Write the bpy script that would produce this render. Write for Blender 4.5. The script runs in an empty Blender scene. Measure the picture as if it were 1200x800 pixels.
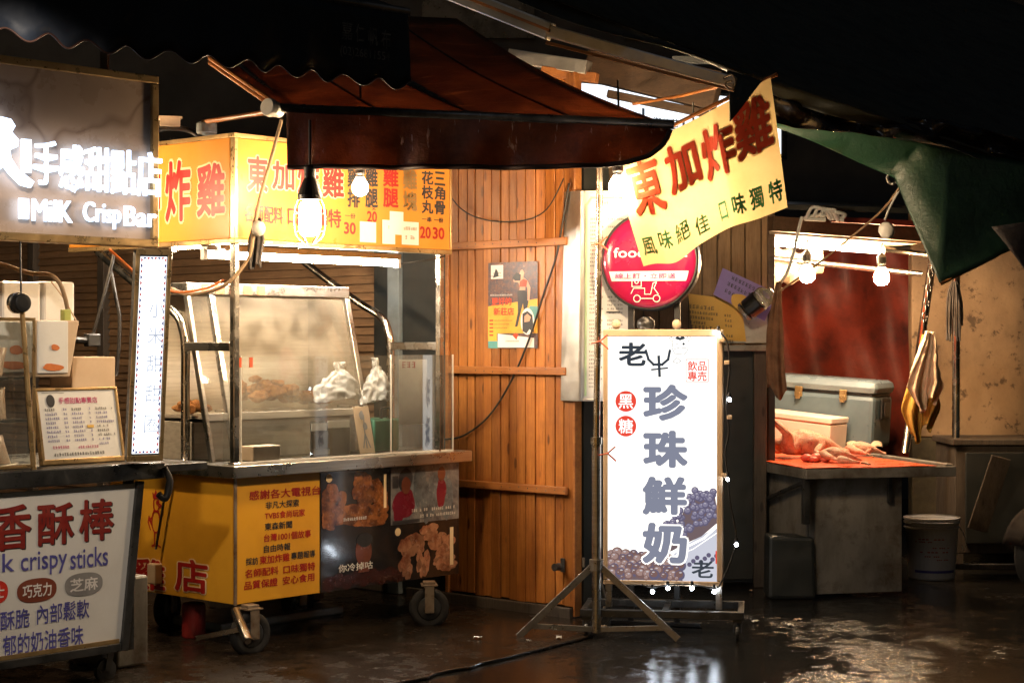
import bpy, math, random
from mathutils import Vector as V, Matrix
random.seed(11)
sc = bpy.context.scene
col = sc.collection
R = math.radians

# ---------------------------------------------------------------- camera
FPX = 2100.0                                   # focal length in photo pixels (1200 wide)
EYE = V((0, 0, 1.4))
cam = bpy.data.cameras.new('camera')
cam.lens = FPX / 1200 * 36; cam.sensor_width = 36; cam.clip_start = .05; cam.clip_end = 400
cam_o = bpy.data.objects.new('camera', cam); col.objects.link(cam_o)
cam_o.location = EYE; cam_o.rotation_euler = (R(90), 0, 0)
sc.camera = cam_o
# ---------------------------------------------------------------- night sky
w = bpy.data.worlds.new('World'); sc.world = w; w.use_nodes = True
wn = w.node_tree.nodes; bg = wn['Background']
sky = wn.new('ShaderNodeTexSky'); sky.sky_type = 'NISHITA'; sky.sun_disc = False
sky.sun_elevation = R(4); sky.sun_rotation = R(200)
w.node_tree.links.new(sky.outputs[0], bg.inputs[0])
bg.inputs[1].default_value = .008
sun = bpy.data.lights.new('street_fill', 'SUN'); sun.energy = .075; sun.angle = R(14); sun.color = (.90, .93, 1)  # added soft fill standing in for unseen street light behind the camera
so = bpy.data.objects.new('street_fill', sun); col.objects.link(so)
so.rotation_euler = (R(55), 0, R(-20))
# ---------------------------------------------------------------- exposure
sc.view_settings.view_transform = 'Standard'; sc.view_settings.look = 'None'
sc.view_settings.exposure = 0; sc.view_settings.gamma = 1; sc.view_settings.use_curve_mapping = False
sc.cycles.use_denoising = True
sc.cycles.max_bounces = 7; sc.cycles.transparent_max_bounces = 12
sc.cycles.caustics_reflective = False; sc.cycles.caustics_refractive = False
sc.cycles.sample_clamp_indirect = 4; sc.cycles.use_light_tree = True

WARM = (1.0, .715, .42)
TUBE = (1.0, .87, .70)

# ================================================================ helpers
def ray(px, py): return V(((px - 600) / FPX, 1, -(py - 400) / FPX))
def P(px, py, Y): return EYE + ray(px, py) * Y
def G(px, py, z=0.0):
    r = ray(px, py); return EYE + r * ((z - 1.4) / r.z)

class Frame:
    """A yawed local frame: x along the front, y into the depth, z up."""
    def __init__(s, o, rz):
        s.o = V(o); s.rz = rz
        s.x = V((math.cos(rz), math.sin(rz), 0)); s.y = V((-math.sin(rz), math.cos(rz), 0)); s.z = V((0, 0, 1))
    def p(s, x, y, z): return s.o + s.x * x + s.y * y + s.z * z
    def loc(s, w): d = w - s.o; return V((d.dot(s.x), d.dot(s.y), d.z))
    def _hit(s, px, py, n, c):
        r = ray(px, py); t = (c - (EYE - s.o).dot(n)) / r.dot(n); return s.loc(EYE + r * t)
    def hy(s, px, py, y): return s._hit(px, py, s.y, y)
    def hx(s, px, py, x): return s._hit(px, py, s.x, x)
    def hz(s, px, py, z): return s._hit(px, py, s.z, z)
    def front(s, y=0.0): return Plane(s.p(0, y, 0), s.x, s.z)
    def left(s, x=0.0): return Plane(s.p(x, 0, 0), -s.y, s.z)

class Plane:
    """A flat face with u to the right, v up and n towards the viewer."""
    def __init__(s, o, u, v):
        s.o = V(o); s.u = V(u).normalized(); s.v = V(v).normalized(); s.n = s.u.cross(s.v).normalized()
    def pt(s, u, v, n=0.0): return s.o + s.u * u + s.v * v + s.n * n
    def at(s, px, py):
        r = ray(px, py); t = (s.o - EYE).dot(s.n) / r.dot(s.n); d = EYE + r * t - s.o
        return d.dot(s.u), d.dot(s.v)
    def box(s, x0, y0, x1, y1):
        a, b, c, d = s.at(x0, y0), s.at(x1, y0), s.at(x0, y1), s.at(x1, y1)
        return ((a[0] + c[0]) / 2, (c[1] + d[1]) / 2, (b[0] + d[0]) / 2, (a[1] + b[1]) / 2)

_g = {}
def glyphs(s, off=0.0):
    k = (s, round(off, 4))
    if k not in _g:
        c = bpy.data.curves.new('writing', 'FONT'); c.body = s; c.offset = off; c.resolution_u = 3
        o = bpy.data.objects.new('writing', c); col.objects.link(o)
        dg = bpy.context.evaluated_depsgraph_get()
        m = bpy.data.meshes.new_from_object(o.evaluated_get(dg))
        _g[k] = ([tuple(v.co[:2]) for v in m.vertices], [tuple(p.vertices) for p in m.polygons])
        bpy.data.objects.remove(o); bpy.data.curves.remove(c); bpy.data.meshes.remove(m)
    return _g[k]

WM = {}
class MB:
    def __init__(s): s.v = []; s.f = []; s.m = []; s.mi = 0
    def add(s, vs, fs):
        b = len(s.v); s.v += [V(q) for q in vs]
        for f in fs: s.f.append(tuple(b + i for i in f)); s.m.append(s.mi)
        return s
    def hexa(s, q):
        return s.add(q, [(0, 3, 2, 1), (4, 5, 6, 7), (0, 1, 5, 4), (1, 2, 6, 5), (2, 3, 7, 6), (3, 0, 4, 7)])
    def box(s, fr, x0, x1, y0, y1, z0, z1):
        return s.hexa([fr.p(*c) for c in ((x0, y0, z0), (x1, y0, z0), (x1, y1, z0), (x0, y1, z0),
                                          (x0, y0, z1), (x1, y0, z1), (x1, y1, z1), (x0, y1, z1))])
    def slab(s, pl, u0, v0, u1, v1, n0, n1):
        return s.hexa([pl.pt(u0, v0, n1), pl.pt(u1, v0, n1), pl.pt(u1, v0, n0), pl.pt(u0, v0, n0),
                       pl.pt(u0, v1, n1), pl.pt(u1, v1, n1), pl.pt(u1, v1, n0), pl.pt(u0, v1, n0)])
    def bar(s, a, b, w, h, up=(0, 0, 1)):
        a, b = V(a), V(b); d = (b - a).normalized(); up = V(up)
        if abs(d.dot(up)) > .98: up = V((0, 1, 0))
        x = d.cross(up).normalized() * w / 2; z = x.cross(d).normalized() * h / 2
        return s.hexa([a - x - z, a + x - z, b + x - z, b - x - z, a - x + z, a + x + z, b + x + z, b - x + z])
    def tube(s, pts, r, seg=10, cap=True):
        pts = [V(p) for p in pts]; n = len(pts); vs = []; fs = []
        rr = r if isinstance(r, (list, tuple)) else [r] * n
        up = None
        for i, p in enumerate(pts):
            d = (pts[min(i + 1, n - 1)] - pts[max(i - 1, 0)]).normalized()
            if up is None: up = V((0, 0, 1)) if abs(d.z) < .9 else V((1, 0, 0))
            x = d.cross(up).normalized(); y = x.cross(d).normalized(); up = y
            for k in range(seg):
                t = 2 * math.pi * k / seg; vs.append(p + (x * math.cos(t) + y * math.sin(t)) * rr[i])
        for i in range(n - 1):
            for k in range(seg):
                k2 = (k + 1) % seg; fs.append((i * seg + k, i * seg + k2, (i + 1) * seg + k2, (i + 1) * seg + k))
        if cap: fs.append(tuple(range(seg))); fs.append(tuple((n - 1) * seg + k for k in reversed(range(seg))))
        return s.add(vs, fs)
    def lathe(s, o, axis, prof, seg=20, cap=True):
        o = V(o); d = V(axis).normalized(); up = V((0, 0, 1)) if abs(d.z) < .9 else V((1, 0, 0))
        x = d.cross(up).normalized(); y = d.cross(x).normalized(); vs = []; fs = []; n = len(prof)
        for r, h in prof:
            for k in range(seg):
                t = 2 * math.pi * k / seg; vs.append(o + d * h + (x * math.cos(t) + y * math.sin(t)) * r)
        for i in range(n - 1):
            for k in range(seg):
                k2 = (k + 1) % seg; fs.append((i * seg + k, i * seg + k2, (i + 1) * seg + k2, (i + 1) * seg + k))
        if cap: fs.append(tuple(range(seg))); fs.append(tuple((n - 1) * seg + k for k in reversed(range(seg))))
        return s.add(vs, fs)
    def ball(s, c, rx, ry=None, rz=None, seg=14, rings=9, fr=None, jit=0):
        ry = ry or rx; rz = rz or rx; fr = fr or Frame((0, 0, 0), 0); c = V(c); vs = [c + fr.z * rz]; fs = []
        for i in range(1, rings):
            a = math.pi * i / rings
            for k in range(seg):
                t = 2 * math.pi * k / seg; j = 1 + random.uniform(-jit, jit)
                vs.append(c + (fr.x * (rx * math.sin(a) * math.cos(t)) + fr.y * (ry * math.sin(a) * math.sin(t)) + fr.z * (rz * math.cos(a))) * j)
        vs.append(c - fr.z * rz)
        for k in range(seg): fs.append((0, 1 + k, 1 + (k + 1) % seg))
        for i in range(rings - 2):
            for k in range(seg):
                k2 = (k + 1) % seg; fs.append((1 + i * seg + k, 1 + (i + 1) * seg + k, 1 + (i + 1) * seg + k2, 1 + i * seg + k2))
        L = len(vs) - 1
        for k in range(seg): fs.append((L, L - seg + (k + 1) % seg, L - seg + k))
        return s.add(vs, fs)
    def poly(s, pts): return s.add(pts, [tuple(range(len(pts)))])
    def prism(s, pts, off):
        n = len(pts); off = V(off); q = [V(p) for p in pts]
        return s.add(q + [p + off for p in q], [tuple(range(n)), tuple(n + i for i in reversed(range(n)))] +
                     [(i, i + n, (i + 1) % n + n, (i + 1) % n) for i in range(n)])
    def grid(s, fn, nu, nv):
        vs = [fn(i / nu, j / nv) for j in range(nv + 1) for i in range(nu + 1)]
        return s.add(vs, [(j * (nu + 1) + i, j * (nu + 1) + i + 1, (j + 1) * (nu + 1) + i + 1, (j + 1) * (nu + 1) + i)
                          for j in range(nv) for i in range(nu)])
    def sheet(s, pl, u0, v0, u1, v1, n=0.0): return s.poly([pl.pt(u0, v0, n), pl.pt(u1, v0, n), pl.pt(u1, v1, n), pl.pt(u0, v1, n)])
    def disc(s, pl, u, v, r, n=0.0, seg=28, r2=None):
        return s.poly([pl.pt(u + r * math.cos(2 * math.pi * k / seg), v + (r2 or r) * math.sin(2 * math.pi * k / seg), n) for k in range(seg)])
    def blob(s, pl, u, v, ru, rv, n=0.0, seg=28, j=.12, seed=0):
        rnd = random.Random(seed); ph = [rnd.uniform(0, 6.3) for _ in range(5)]
        def k_(t): return 1 + j * sum(math.sin((i + 2) * t + ph[i]) / (1 + i * .5) for i in range(5)) * .6
        return s.poly([pl.pt(u + ru * math.cos(t) * k_(t), v + rv * math.sin(t) * k_(t), n) for t in [2 * math.pi * k / seg for k in range(seg)]])
    def stroke(s, pl, pts, w, n=0.0):
        """a pen line on a face"""
        n += 1e-5 * (len(s.f) % 60)
        for (a, b), (c, d) in zip(pts, pts[1:]):
            l = math.hypot(c - a, d - b) or 1; x, y = (c - a) / l * w / 2, (d - b) / l * w / 2
            n += 1e-5; s.poly([pl.pt(a - x + y, b - y - x, n), pl.pt(c + x + y, d + y - x, n), pl.pt(c + x - y, d + y + x, n), pl.pt(a - x - y, b - y + x, n)])
        return s
    def txt(s, t, pl, box, n=.003, off=0.0, shear=0.0):
        """writing fitted to a box; off thickens the strokes (in character heights) with shifted copies"""
        u0, v0, u1, v1 = box; vs, fs = glyphs(t)
        x0 = min(q[0] for q in vs); x1 = max(q[0] for q in vs); y0 = min(q[1] for q in vs); y1 = max(q[1] for q in vs)
        su = (u1 - u0) / (x1 - x0); sv = (v1 - v0) / max(y1 - y0, .05); mid = (y0 + y1) / 2
        cp = [(0, 0)]
        if off > 0: k = 6 if off < .03 else 10; cp += [(off * math.cos(2 * math.pi * i / k), off * math.sin(2 * math.pi * i / k)) for i in range(k)]
        if off > .05: cp += [(off * .5 * math.cos(2 * math.pi * i / 6), off * .5 * math.sin(2 * math.pi * i / 6)) for i in range(6)]
        for i, (dx, dy) in enumerate(cp):
            s.add([pl.pt(u0 + (x + dx + shear * (y - mid) - x0) * su, v0 + (y + dy - y0) * sv, n + i * 2e-5) for x, y in vs], fs)
        return s
    def column(s, t, pl, px, n=.003, off=0.0):
        """characters one under another: px = photo box of the whole column"""
        x0, y0, x1, y1 = px; h = (y1 - y0) / len(t)
        for i, ch in enumerate(t):
            s.txt(ch, pl, pl.box(x0, y0 + h * i + h * .06, x1, y0 + h * (i + 1) - h * .06), n, off)
        return s
    def scribble(s, pl, u0, v0, u1, h, n=.003, seed=0, fill=1.0):
        """a line of writing too small to read: clusters of pen strokes"""
        rnd = random.Random(seed); u = u0
        while u < u1 - h * .8:
            if rnd.random() < fill:
                w_ = h * .82; t = h * .13
                for k in range(rnd.choice((2, 3, 3))):
                    v = v0 + h * (.08 + .4 * k) + rnd.uniform(-.05, .05) * h
                    a = u + rnd.uniform(0, .2) * w_; s.poly([pl.pt(a, v, n), pl.pt(u + w_, v, n), pl.pt(u + w_, v + t, n), pl.pt(a, v + t, n)])
                for k in range(rnd.choice((1, 2))):
                    a = u + rnd.uniform(.1, .8) * w_; s.poly([pl.pt(a, v0, n + .0002), pl.pt(a + t, v0, n + .0002), pl.pt(a + t, v0 + h, n + .0002), pl.pt(a, v0 + h, n + .0002)])
            u += h * 1.02
        return s
    def build(s, name, mat, parent=None, loc=None, rz=0.0, bevel=0, solid=0, smooth=False, sub=0, crease=None, label=None):
        if parent is not None: W = WM[parent.name]
        else:
            if loc is None:
                n = len(s.v); loc = V((sum(q.x for q in s.v) / n, sum(q.y for q in s.v) / n, min(q.z for q in s.v)))
            W = Matrix.Translation(V(loc)) @ Matrix.Rotation(rz, 4, 'Z')
        I = W.inverted(); me = bpy.data.meshes.new(name)
        me.from_pydata([I @ q for q in s.v], [], s.f)
        mats = mat if isinstance(mat, (list, tuple)) else [mat]
        for m in mats: me.materials.append(m)
        for p, i in zip(me.polygons, s.m): p.material_index = min(i, len(mats) - 1); p.use_smooth = smooth
        me.validate(); me.update()
        o = bpy.data.objects.new(name, me); col.objects.link(o)
        if parent is not None: o.parent = parent
        else: o.matrix_world = W
        WM[o.name] = W
        if solid:
            q = o.modifiers.new('thickness', 'SOLIDIFY'); q.thickness = solid; q.offset = 0
        if bevel:
            q = o.modifiers.new('edge', 'BEVEL'); q.width = bevel; q.segments = 2; q.limit_method = 'ANGLE'; q.angle_limit = R(40)
        if crease:
            tx = bpy.data.textures.new(name + ' creases', 'CLOUDS'); tx.noise_scale = crease[0]; tx.noise_type = 'HARD_NOISE'; tx.noise_depth = 3
            q = o.modifiers.new('creases', 'DISPLACE'); q.texture = tx; q.strength = crease[1]; q.mid_level = .35; q.texture_coords = 'GLOBAL'
        if sub:
            q = o.modifiers.new('smooth', 'SUBSURF'); q.levels = sub; q.render_levels = sub
        if label: o['label'] = label
        return o

def tag(o, label, cat, group=None, kind=None):
    if label: o['label'] = label
    if cat: o['category'] = cat
    if group: o['group'] = group
    if kind: o['kind'] = kind
    return o
def thing(name, loc, label, cat, rz=0.0, group=None):
    o = bpy.data.objects.new(name, None); col.objects.link(o); o.empty_display_size = .1
    o.location = loc; o.rotation_euler = (0, 0, rz)
    WM[o.name] = Matrix.Translation(V(loc)) @ Matrix.Rotation(rz, 4, 'Z')
    return tag(o, label, cat, group)
def structure(o): o['kind'] = 'structure'; return o
def copy_thing(o, loc, rz=None, label=None):
    c = o.copy(); col.objects.link(c); c.location = loc
    if rz is not None: c.rotation_euler = (0, 0, rz)
    if label: c['label'] = label
    for ch in list(o.children):
        d = ch.copy(); col.objects.link(d); d.parent = c
        for g in list(ch.children):
            e = g.copy(); col.objects.link(e); e.parent = d
    return c
def arc(pts, n=6):
    """Catmull-Rom through the points"""
    pts = [V(p) for p in pts]; q = [pts[0]] + pts + [pts[-1]]; out = []
    for i in range(1, len(q) - 2):
        for k in range(n):
            t = k / n; a, b, c, d = q[i - 1], q[i], q[i + 1], q[i + 2]
            out.append(.5 * (2 * b + (c - a) * t + (2 * a - 5 * b + 4 * c - d) * t * t + (3 * b - a - 3 * c + d) * t ** 3))
    return out + [pts[-1]]
def lerp(a, b, t): return a + (b - a) * t

# ================================================================ materials
def new_mat(name):
    m = bpy.data.materials.new(name); m.use_nodes = True; nt = m.node_tree
    return m, nt, nt.nodes['Principled BSDF'], nt.links.new
def rgba(c): return (c[0], c[1], c[2], 1)
def noise(nt, co, scale, detail=5, rough=.6, stretch=None):
    n = nt.nodes.new('ShaderNodeTexNoise'); n.inputs['Scale'].default_value = scale
    n.inputs['Detail'].default_value = detail; n.inputs['Roughness'].default_value = rough
    if stretch:
        mp = nt.nodes.new('ShaderNodeMapping'); mp.inputs['Scale'].default_value = stretch
        nt.links.new(co, mp.inputs[0]); co = mp.outputs[0]
    nt.links.new(co, n.inputs['Vector']); return n.outputs['Fac']
def ramp(nt, fac, stops):
    r = nt.nodes.new('ShaderNodeValToRGB'); e = r.color_ramp.elements
    while len(e) < len(stops): e.new(.5)
    for q, (p, c) in zip(e, stops): q.position = p; q.color = rgba(c) if not isinstance(c, (int, float)) else (c, c, c, 1)
    nt.links.new(fac, r.inputs[0]); return r.outputs[0]
def mixc(nt, fac, a, b, mode='MIX'):
    x = nt.nodes.new('ShaderNodeMix'); x.data_type = 'RGBA'; x.blend_type = mode
    for s_, val in ((x.inputs[0], fac), (x.inputs[6], a), (x.inputs[7], b)):
        if isinstance(val, (int, float)): s_.default_value = val
        elif isinstance(val, tuple): s_.default_value = rgba(val)
        else: nt.links.new(val, s_)
    return x.outputs[2]
def coords(nt, kind='Object'):
    t = nt.nodes.new('ShaderNodeTexCoord'); return t.outputs[kind]

def surf(name, c, rough=.5, metal=0.0, c2=None, scale=7, lo=.42, hi=.66, stretch=None, bump=0, bscale=60, rvar=.15,
         island=0, spec=.5, dirt=None, dscale=18, dlo=.6, dhi=.72, coat=0, vein=None, bstretch=None):
    m, nt, b, L = new_mat(name); co = coords(nt)
    f = noise(nt, co, scale, 6, .65, stretch)
    c2 = c2 or tuple(x * .72 for x in c)
    out = mixc(nt, ramp(nt, f, [(lo, 0), (hi, 1)]), c, c2)
    if island:
        g = nt.nodes.new('ShaderNodeNewGeometry')
        out = mixc(nt, 1.0, out, ramp(nt, g.outputs['Random Per Island'], [(0, 1 - island), (1, 1)]), 'MULTIPLY')
    if dirt:
        d = noise(nt, co, dscale, 8, .7)
        out = mixc(nt, ramp(nt, d, [(dlo, 0), (dhi, .85)]), out, dirt)
    if vein: out = mixc(nt, ramp(nt, noise(nt, co, vein[0], 3, .55), [(.490, 0), (.5, .6), (.510, 0)]), out, vein[1])
    L(out, b.inputs['Base Color'])
    b.inputs['Metallic'].default_value = metal; b.inputs['Specular IOR Level'].default_value = spec
    L(ramp(nt, noise(nt, co, scale * 2.3, 5), [(.3, max(.03, rough - rvar)), (.7, min(1, rough + rvar))]), b.inputs['Roughness'])
    if coat: b.inputs['Coat Weight'].default_value = coat; b.inputs['Coat Roughness'].default_value = .08
    if bump:
        bp = nt.nodes.new('ShaderNodeBump'); bp.inputs['Strength'].default_value = bump; bp.inputs['Distance'].default_value = .01
        L(noise(nt, co, bscale, 6, .6, bstretch), bp.inputs['Height']); L(bp.outputs[0], b.inputs['Normal'])
    return m
def emit(name, c, s):
    m, nt, b, L = new_mat(name); nt.nodes.remove(b)
    e = nt.nodes.new('ShaderNodeEmission'); e.inputs[0].default_value = rgba(c); e.inputs[1].default_value = s
    L(e.outputs[0], nt.nodes['Material Output'].inputs[0]); return m
def wood(name, a, b_, dark, axis='z', island=.35, rough=.45, knots=True, scale=1.0):
    m, nt, b, L = new_mat(name); co = coords(nt)
    st = {'z': (26, 26, 1.3), 'x': (1.3, 26, 26), 'y': (26, 1.3, 26)}[axis]
    g = nt.nodes.new('ShaderNodeNewGeometry'); rnd = g.outputs['Random Per Island']
    ad = nt.nodes.new('ShaderNodeVectorMath'); ad.operation = 'ADD'
    ml = nt.nodes.new('ShaderNodeMath'); ml.operation = 'MULTIPLY'; ml.inputs[1].default_value = 37.0
    L(rnd, ml.inputs[0]); L(co, ad.inputs[0]); L(ml.outputs[0], ad.inputs[1]); co2 = ad.outputs[0]
    f = noise(nt, co2, 1.6 * scale, 7, .7, st)
    out = mixc(nt, ramp(nt, f, [(.34, 0), (.68, 1)]), a, b_)
    fine = noise(nt, co2, 7 * scale, 4, .6, st)
    out = mixc(nt, ramp(nt, fine, [(.5, 0), (.75, .6)]), out, dark)
    out = mixc(nt, 1.0, out, ramp(nt, rnd, [(0, 1 - island), (1, 1)]), 'MULTIPLY')
    if knots:
        mp = nt.nodes.new('ShaderNodeMapping'); mp.inputs['Scale'].default_value = {'z': (16, 16, 4.5), 'x': (4.5, 16, 16), 'y': (16, 4.5, 16)}[axis]
        L(co2, mp.inputs[0]); vo = nt.nodes.new('ShaderNodeTexVoronoi'); vo.inputs['Scale'].default_value = 1; L(mp.outputs[0], vo.inputs['Vector'])
        out = mixc(nt, ramp(nt, vo.outputs['Distance'], [(.10, .9), (.17, 0)]), out, tuple(x * .35 for x in dark))
    dr = noise(nt, co, 1.0, 6, .7, {'z': (11, 11, 1.1), 'x': (1.1, 11, 11), 'y': (11, 1.1, 11)}[axis])
    out = mixc(nt, ramp(nt, dr, [(.52, 0), (.66, .6)]), out, dark)
    st2 = noise(nt, co, 2.2, 6, .65)                      # weathering in large patches
    out = mixc(nt, ramp(nt, st2, [(.46, 0), (.74, .75)]), out, tuple(x * .6 for x in dark))
    L(out, b.inputs['Base Color'])
    L(ramp(nt, fine, [(.3, rough - .1), (.7, rough + .2)]), b.inputs['Roughness'])
    bp = nt.nodes.new('ShaderNodeBump'); bp.inputs['Strength'].default_value = .25; bp.inputs['Distance'].default_value = .004
    L(fine, bp.inputs['Height']); L(bp.outputs[0], b.inputs['Normal'])
    return m
def glassy(name, tint=(.95, .975, .965), refl=1.0, haze=.05, hcol=(.8, .75, .65)):
    """a thin pane: see-through, mirror-like at its Fresnel share, slightly greasy"""
    m, nt, b, L = new_mat(name); nt.nodes.remove(b)
    tr = nt.nodes.new('ShaderNodeBsdfTransparent'); tr.inputs[0].default_value = rgba(tint)
    gl = nt.nodes.new('ShaderNodeBsdfGlossy'); gl.inputs['Roughness'].default_value = .03
    fr = nt.nodes.new('ShaderNodeFresnel'); fr.inputs[0].default_value = 1.5
    mu = nt.nodes.new('ShaderNodeMath'); mu.operation = 'MULTIPLY'; mu.inputs[1].default_value = 1.8 * refl; mu.use_clamp = True; L(fr.outputs[0], mu.inputs[0])
    a = nt.nodes.new('ShaderNodeMixShader'); L(mu.outputs[0], a.inputs[0]); L(tr.outputs[0], a.inputs[1]); L(gl.outputs[0], a.inputs[2])
    df = nt.nodes.new('ShaderNodeBsdfDiffuse'); df.inputs[0].default_value = rgba(hcol)
    z = nt.nodes.new('ShaderNodeMixShader')
    L(ramp(nt, noise(nt, coords(nt), 5, 6), [(.35, haze * .3), (.75, haze * 2)]), z.inputs[0]); L(a.outputs[0], z.inputs[1]); L(df.outputs[0], z.inputs[2])
    L(z.outputs[0], nt.nodes['Material Output'].inputs[0]); return m
def fabric(name, c, trans=.4, rough=.6, c2=None, scale=5, bump=.2, spec=.3, wear_glint=None, bscale=30, bstretch=None):
    m, nt, b, L = new_mat(name); co = coords(nt)
    c2 = c2 or tuple(x * .7 for x in c)
    cc = mixc(nt, ramp(nt, noise(nt, co, scale, 6, .65), [(.4, 0), (.68, 1)]), c, c2)
    if wear_glint: cc = mixc(nt, ramp(nt, noise(nt, co, 1.0, 6, .7, wear_glint[1]), [(wear_glint[2], 0), (wear_glint[2] + .07, .8)]), cc, wear_glint[0])
    L(cc, b.inputs['Base Color']); b.inputs['Roughness'].default_value = rough; b.inputs['Specular IOR Level'].default_value = spec
    bp = nt.nodes.new('ShaderNodeBump'); bp.inputs['Strength'].default_value = bump; bp.inputs['Distance'].default_value = .01
    L(noise(nt, co, bscale, 6, .65, bstretch), bp.inputs['Height']); L(bp.outputs[0], b.inputs['Normal'])
    t = nt.nodes.new('ShaderNodeBsdfTranslucent'); L(cc, t.inputs[0])
    x = nt.nodes.new('ShaderNodeMixShader'); x.inputs[0].default_value = trans
    L(b.outputs[0], x.inputs[1]); L(t.outputs[0], x.inputs[2]); L(x.outputs[0], nt.nodes['Material Output'].inputs[0]); return m
def wet_ground(name, c, c2, wet=.3, puddle=.5, bump=.5):
    """rain-wet ground: dark grain, films of water where a noise runs low, rougher islands between"""
    m, nt, b, L = new_mat(name); co = coords(nt)
    f = noise(nt, co, 2.2, 8, .7); sp = noise(nt, co, 120, 3, .6)
    out = mixc(nt, ramp(nt, f, [(.35, 0), (.7, 1)]), c, c2)
    out = mixc(nt, ramp(nt, sp, [(.58, 0), (.78, .6)]), out, tuple(min(1, x * 3.0 + .008) for x in c))
    L(out, b.inputs['Base Color'])
    pd = mixc(nt, .42, noise(nt, co, .9, 5, .6, (1.6, .8, 1)), noise(nt, co, 9, 8, .72))
    pr = ramp(nt, pd, [(puddle - .05, 0), (puddle + .04, 1)])
    rr = ramp(nt, noise(nt, co, 28, 5), [(.3, wet - .05), (.72, wet + .12)])
    L(mixc(nt, pr, rr, (.04, .04, .04)), b.inputs['Roughness']); L(mixc(nt, pr, (.12, .12, .12), (.62, .62, .62)), b.inputs['Specular IOR Level'])
    gr = mixc(nt, .38, noise(nt, co, 62, 3, .7), noise(nt, co, 13, 7, .68))
    h = mixc(nt, ramp(nt, pd, [(puddle - .05, 0), (puddle + .06, .86)]), gr, (.42, .42, .42))
    bp = nt.nodes.new('ShaderNodeBump'); bp.inputs['Strength'].default_value = bump; bp.inputs['Distance'].default_value = .013
    L(h, bp.inputs['Height']); L(bp.outputs[0], b.inputs['Normal'])
    return m
m_asph = wet_ground('wet asphalt', (.008, .0074, .0068), (.015, .013, .011), .27, .455, .9)
m_apron = wet_ground('wet concrete', (.021, .0145, .010), (.012, .009, .0065), .32, .50, .8)
m_plank = wood('varnished planks', (.60, .230, .048), (.40, .130, .024), (.20, .055, .011), 'z', .58, .38)
m_plank_red = wood('red varnished planks', (.40, .115, .022), (.27, .068, .013), (.12, .028, .007), 'z', .3, .38)
m_rail = wood('rail wood', (.46, .18, .045), (.32, .11, .026), (.18, .055, .014), 'x', .1, .4, False)
m_old = wood('old grey wood', (.10, .078, .058), (.06, .046, .034), (.03, .02, .014), 'z', .25, .6)
m_old2 = wood('weathered boards', (.34, .20, .085), (.24, .135, .055), (.10, .05, .02), 'z', .35, .5)
m_slat = wood('brown slats', (.27, .155, .075), (.185, .105, .050), (.085, .045, .022), 'x', .3, .55, False)
m_beam = wood('dark beam', (.10, .055, .028), (.06, .032, .016), (.025, .013, .007), 'x', .1, .5, False)
m_steel = surf('brushed steel', (.58, .55, .50), .30, 1, (.46, .42, .37), 3, stretch=(1, 8, 30), rvar=.10)
m_inner = surf('light inner steel', (.62, .57, .49), .38, .35, (.50, .45, .38), 4, stretch=(1, 6, 20), rvar=.1)
m_tube = surf('steel tube', (.62, .57, .50), .24, 1, (.45, .40, .33), 6, rvar=.08)
m_alu = surf('aluminium', (.62, .60, .57), .38, .9, (.46, .44, .41), 5, rvar=.1)
m_dsteel = surf('dark worn steel', (.11, .11, .11), .36, .8, (.05, .05, .052), 6, dirt=(.20, .20, .20), dscale=30, dlo=.62, dhi=.7)
m_rust = surf('rusty steel', (.34, .27, .20), .45, .6, (.20, .12, .07), 9, dirt=(.10, .045, .02), dlo=.55, dhi=.7, bump=.15)
m_galv = surf('galvanised tube', (.42, .40, .37), .36, .85, (.28, .25, .22), 9, dirt=(.20, .11, .06), dscale=16, dlo=.62, dhi=.74)
m_black = surf('black plastic', (.012, .012, .013), .42)
m_rubber = surf('black rubber', (.014, .013, .013), .75, bump=.3)
m_yellow = surf('yellow board', (.74, .36, .026), .42, 0, (.66, .31, .022), 4, dirt=(.30, .13, .02), dscale=9, dlo=.66, dhi=.84, spec=.4)
m_yel_sign = surf('yellow header board', (.66, .27, .040), .40, 0, (.60, .235, .034), 3, spec=.3)
m_red = surf('red print', (.40, .014, .010), .45, 0, (.33, .012, .01), 8)
m_maroon = surf('dark red print', (.20, .012, .010), .45, 0, (.26, .03, .02), 14)
m_halo = surf('pale outline', (.86, .66, .40), .5, 0, (.82, .6, .34), 8)
m_ink = surf('black print', (.03, .03, .035), .5)
m_greyprint = surf('grey print', (.24, .24, .25), .5)
m_blue = surf('violet blue print', (.09, .085, .33), .5)
m_choc = surf('chocolate oval', (.20, .045, .022), .5)
m_sesame = surf('grey oval', (.27, .26, .26), .5)
m_redoval = surf('red oval', (.60, .03, .015), .5)
m_white = surf('white board', (.70, .69, .67), .45, 0, (.64, .62, .59), 3, dirt=(.42, .36, .28), dscale=7, dlo=.66, dhi=.85)
m_paper = surf('paper', (.78, .76, .72), .6, 0, (.72, .69, .64), 5)
m_wplastic = surf('white plastic', (.78, .76, .72), .35, 0, (.72, .68, .62), 6)
m_ceil = surf('dull cream ceiling', (.36, .29, .21), .6, 0, (.28, .22, .15), 5)
m_kraft = surf('pale card', (.62, .46, .31), .6, 0, (.55, .39, .25), 5)
m_stone = surf('marbled cladding', (.48, .36, .28), .3, 0, (.40, .29, .22), 2.2, lo=.35, hi=.7, vein=(1.0, (.17, .10, .07)), dirt=(.27, .18, .12), dscale=2.2, dlo=.60, dhi=.8)
m_gold = surf('gilt frame', (.50, .34, .16), .35, .7, (.38, .24, .10), 7)
m_glass = glassy('clear pane', haze=.06)
m_acrylic = glassy('shiny acrylic', (.95, .97, .97), 3.2, .06)
m_glass2 = glassy('greasy pane', (.93, .92, .88), 1.4, .085, (.88, .74, .55))
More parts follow.
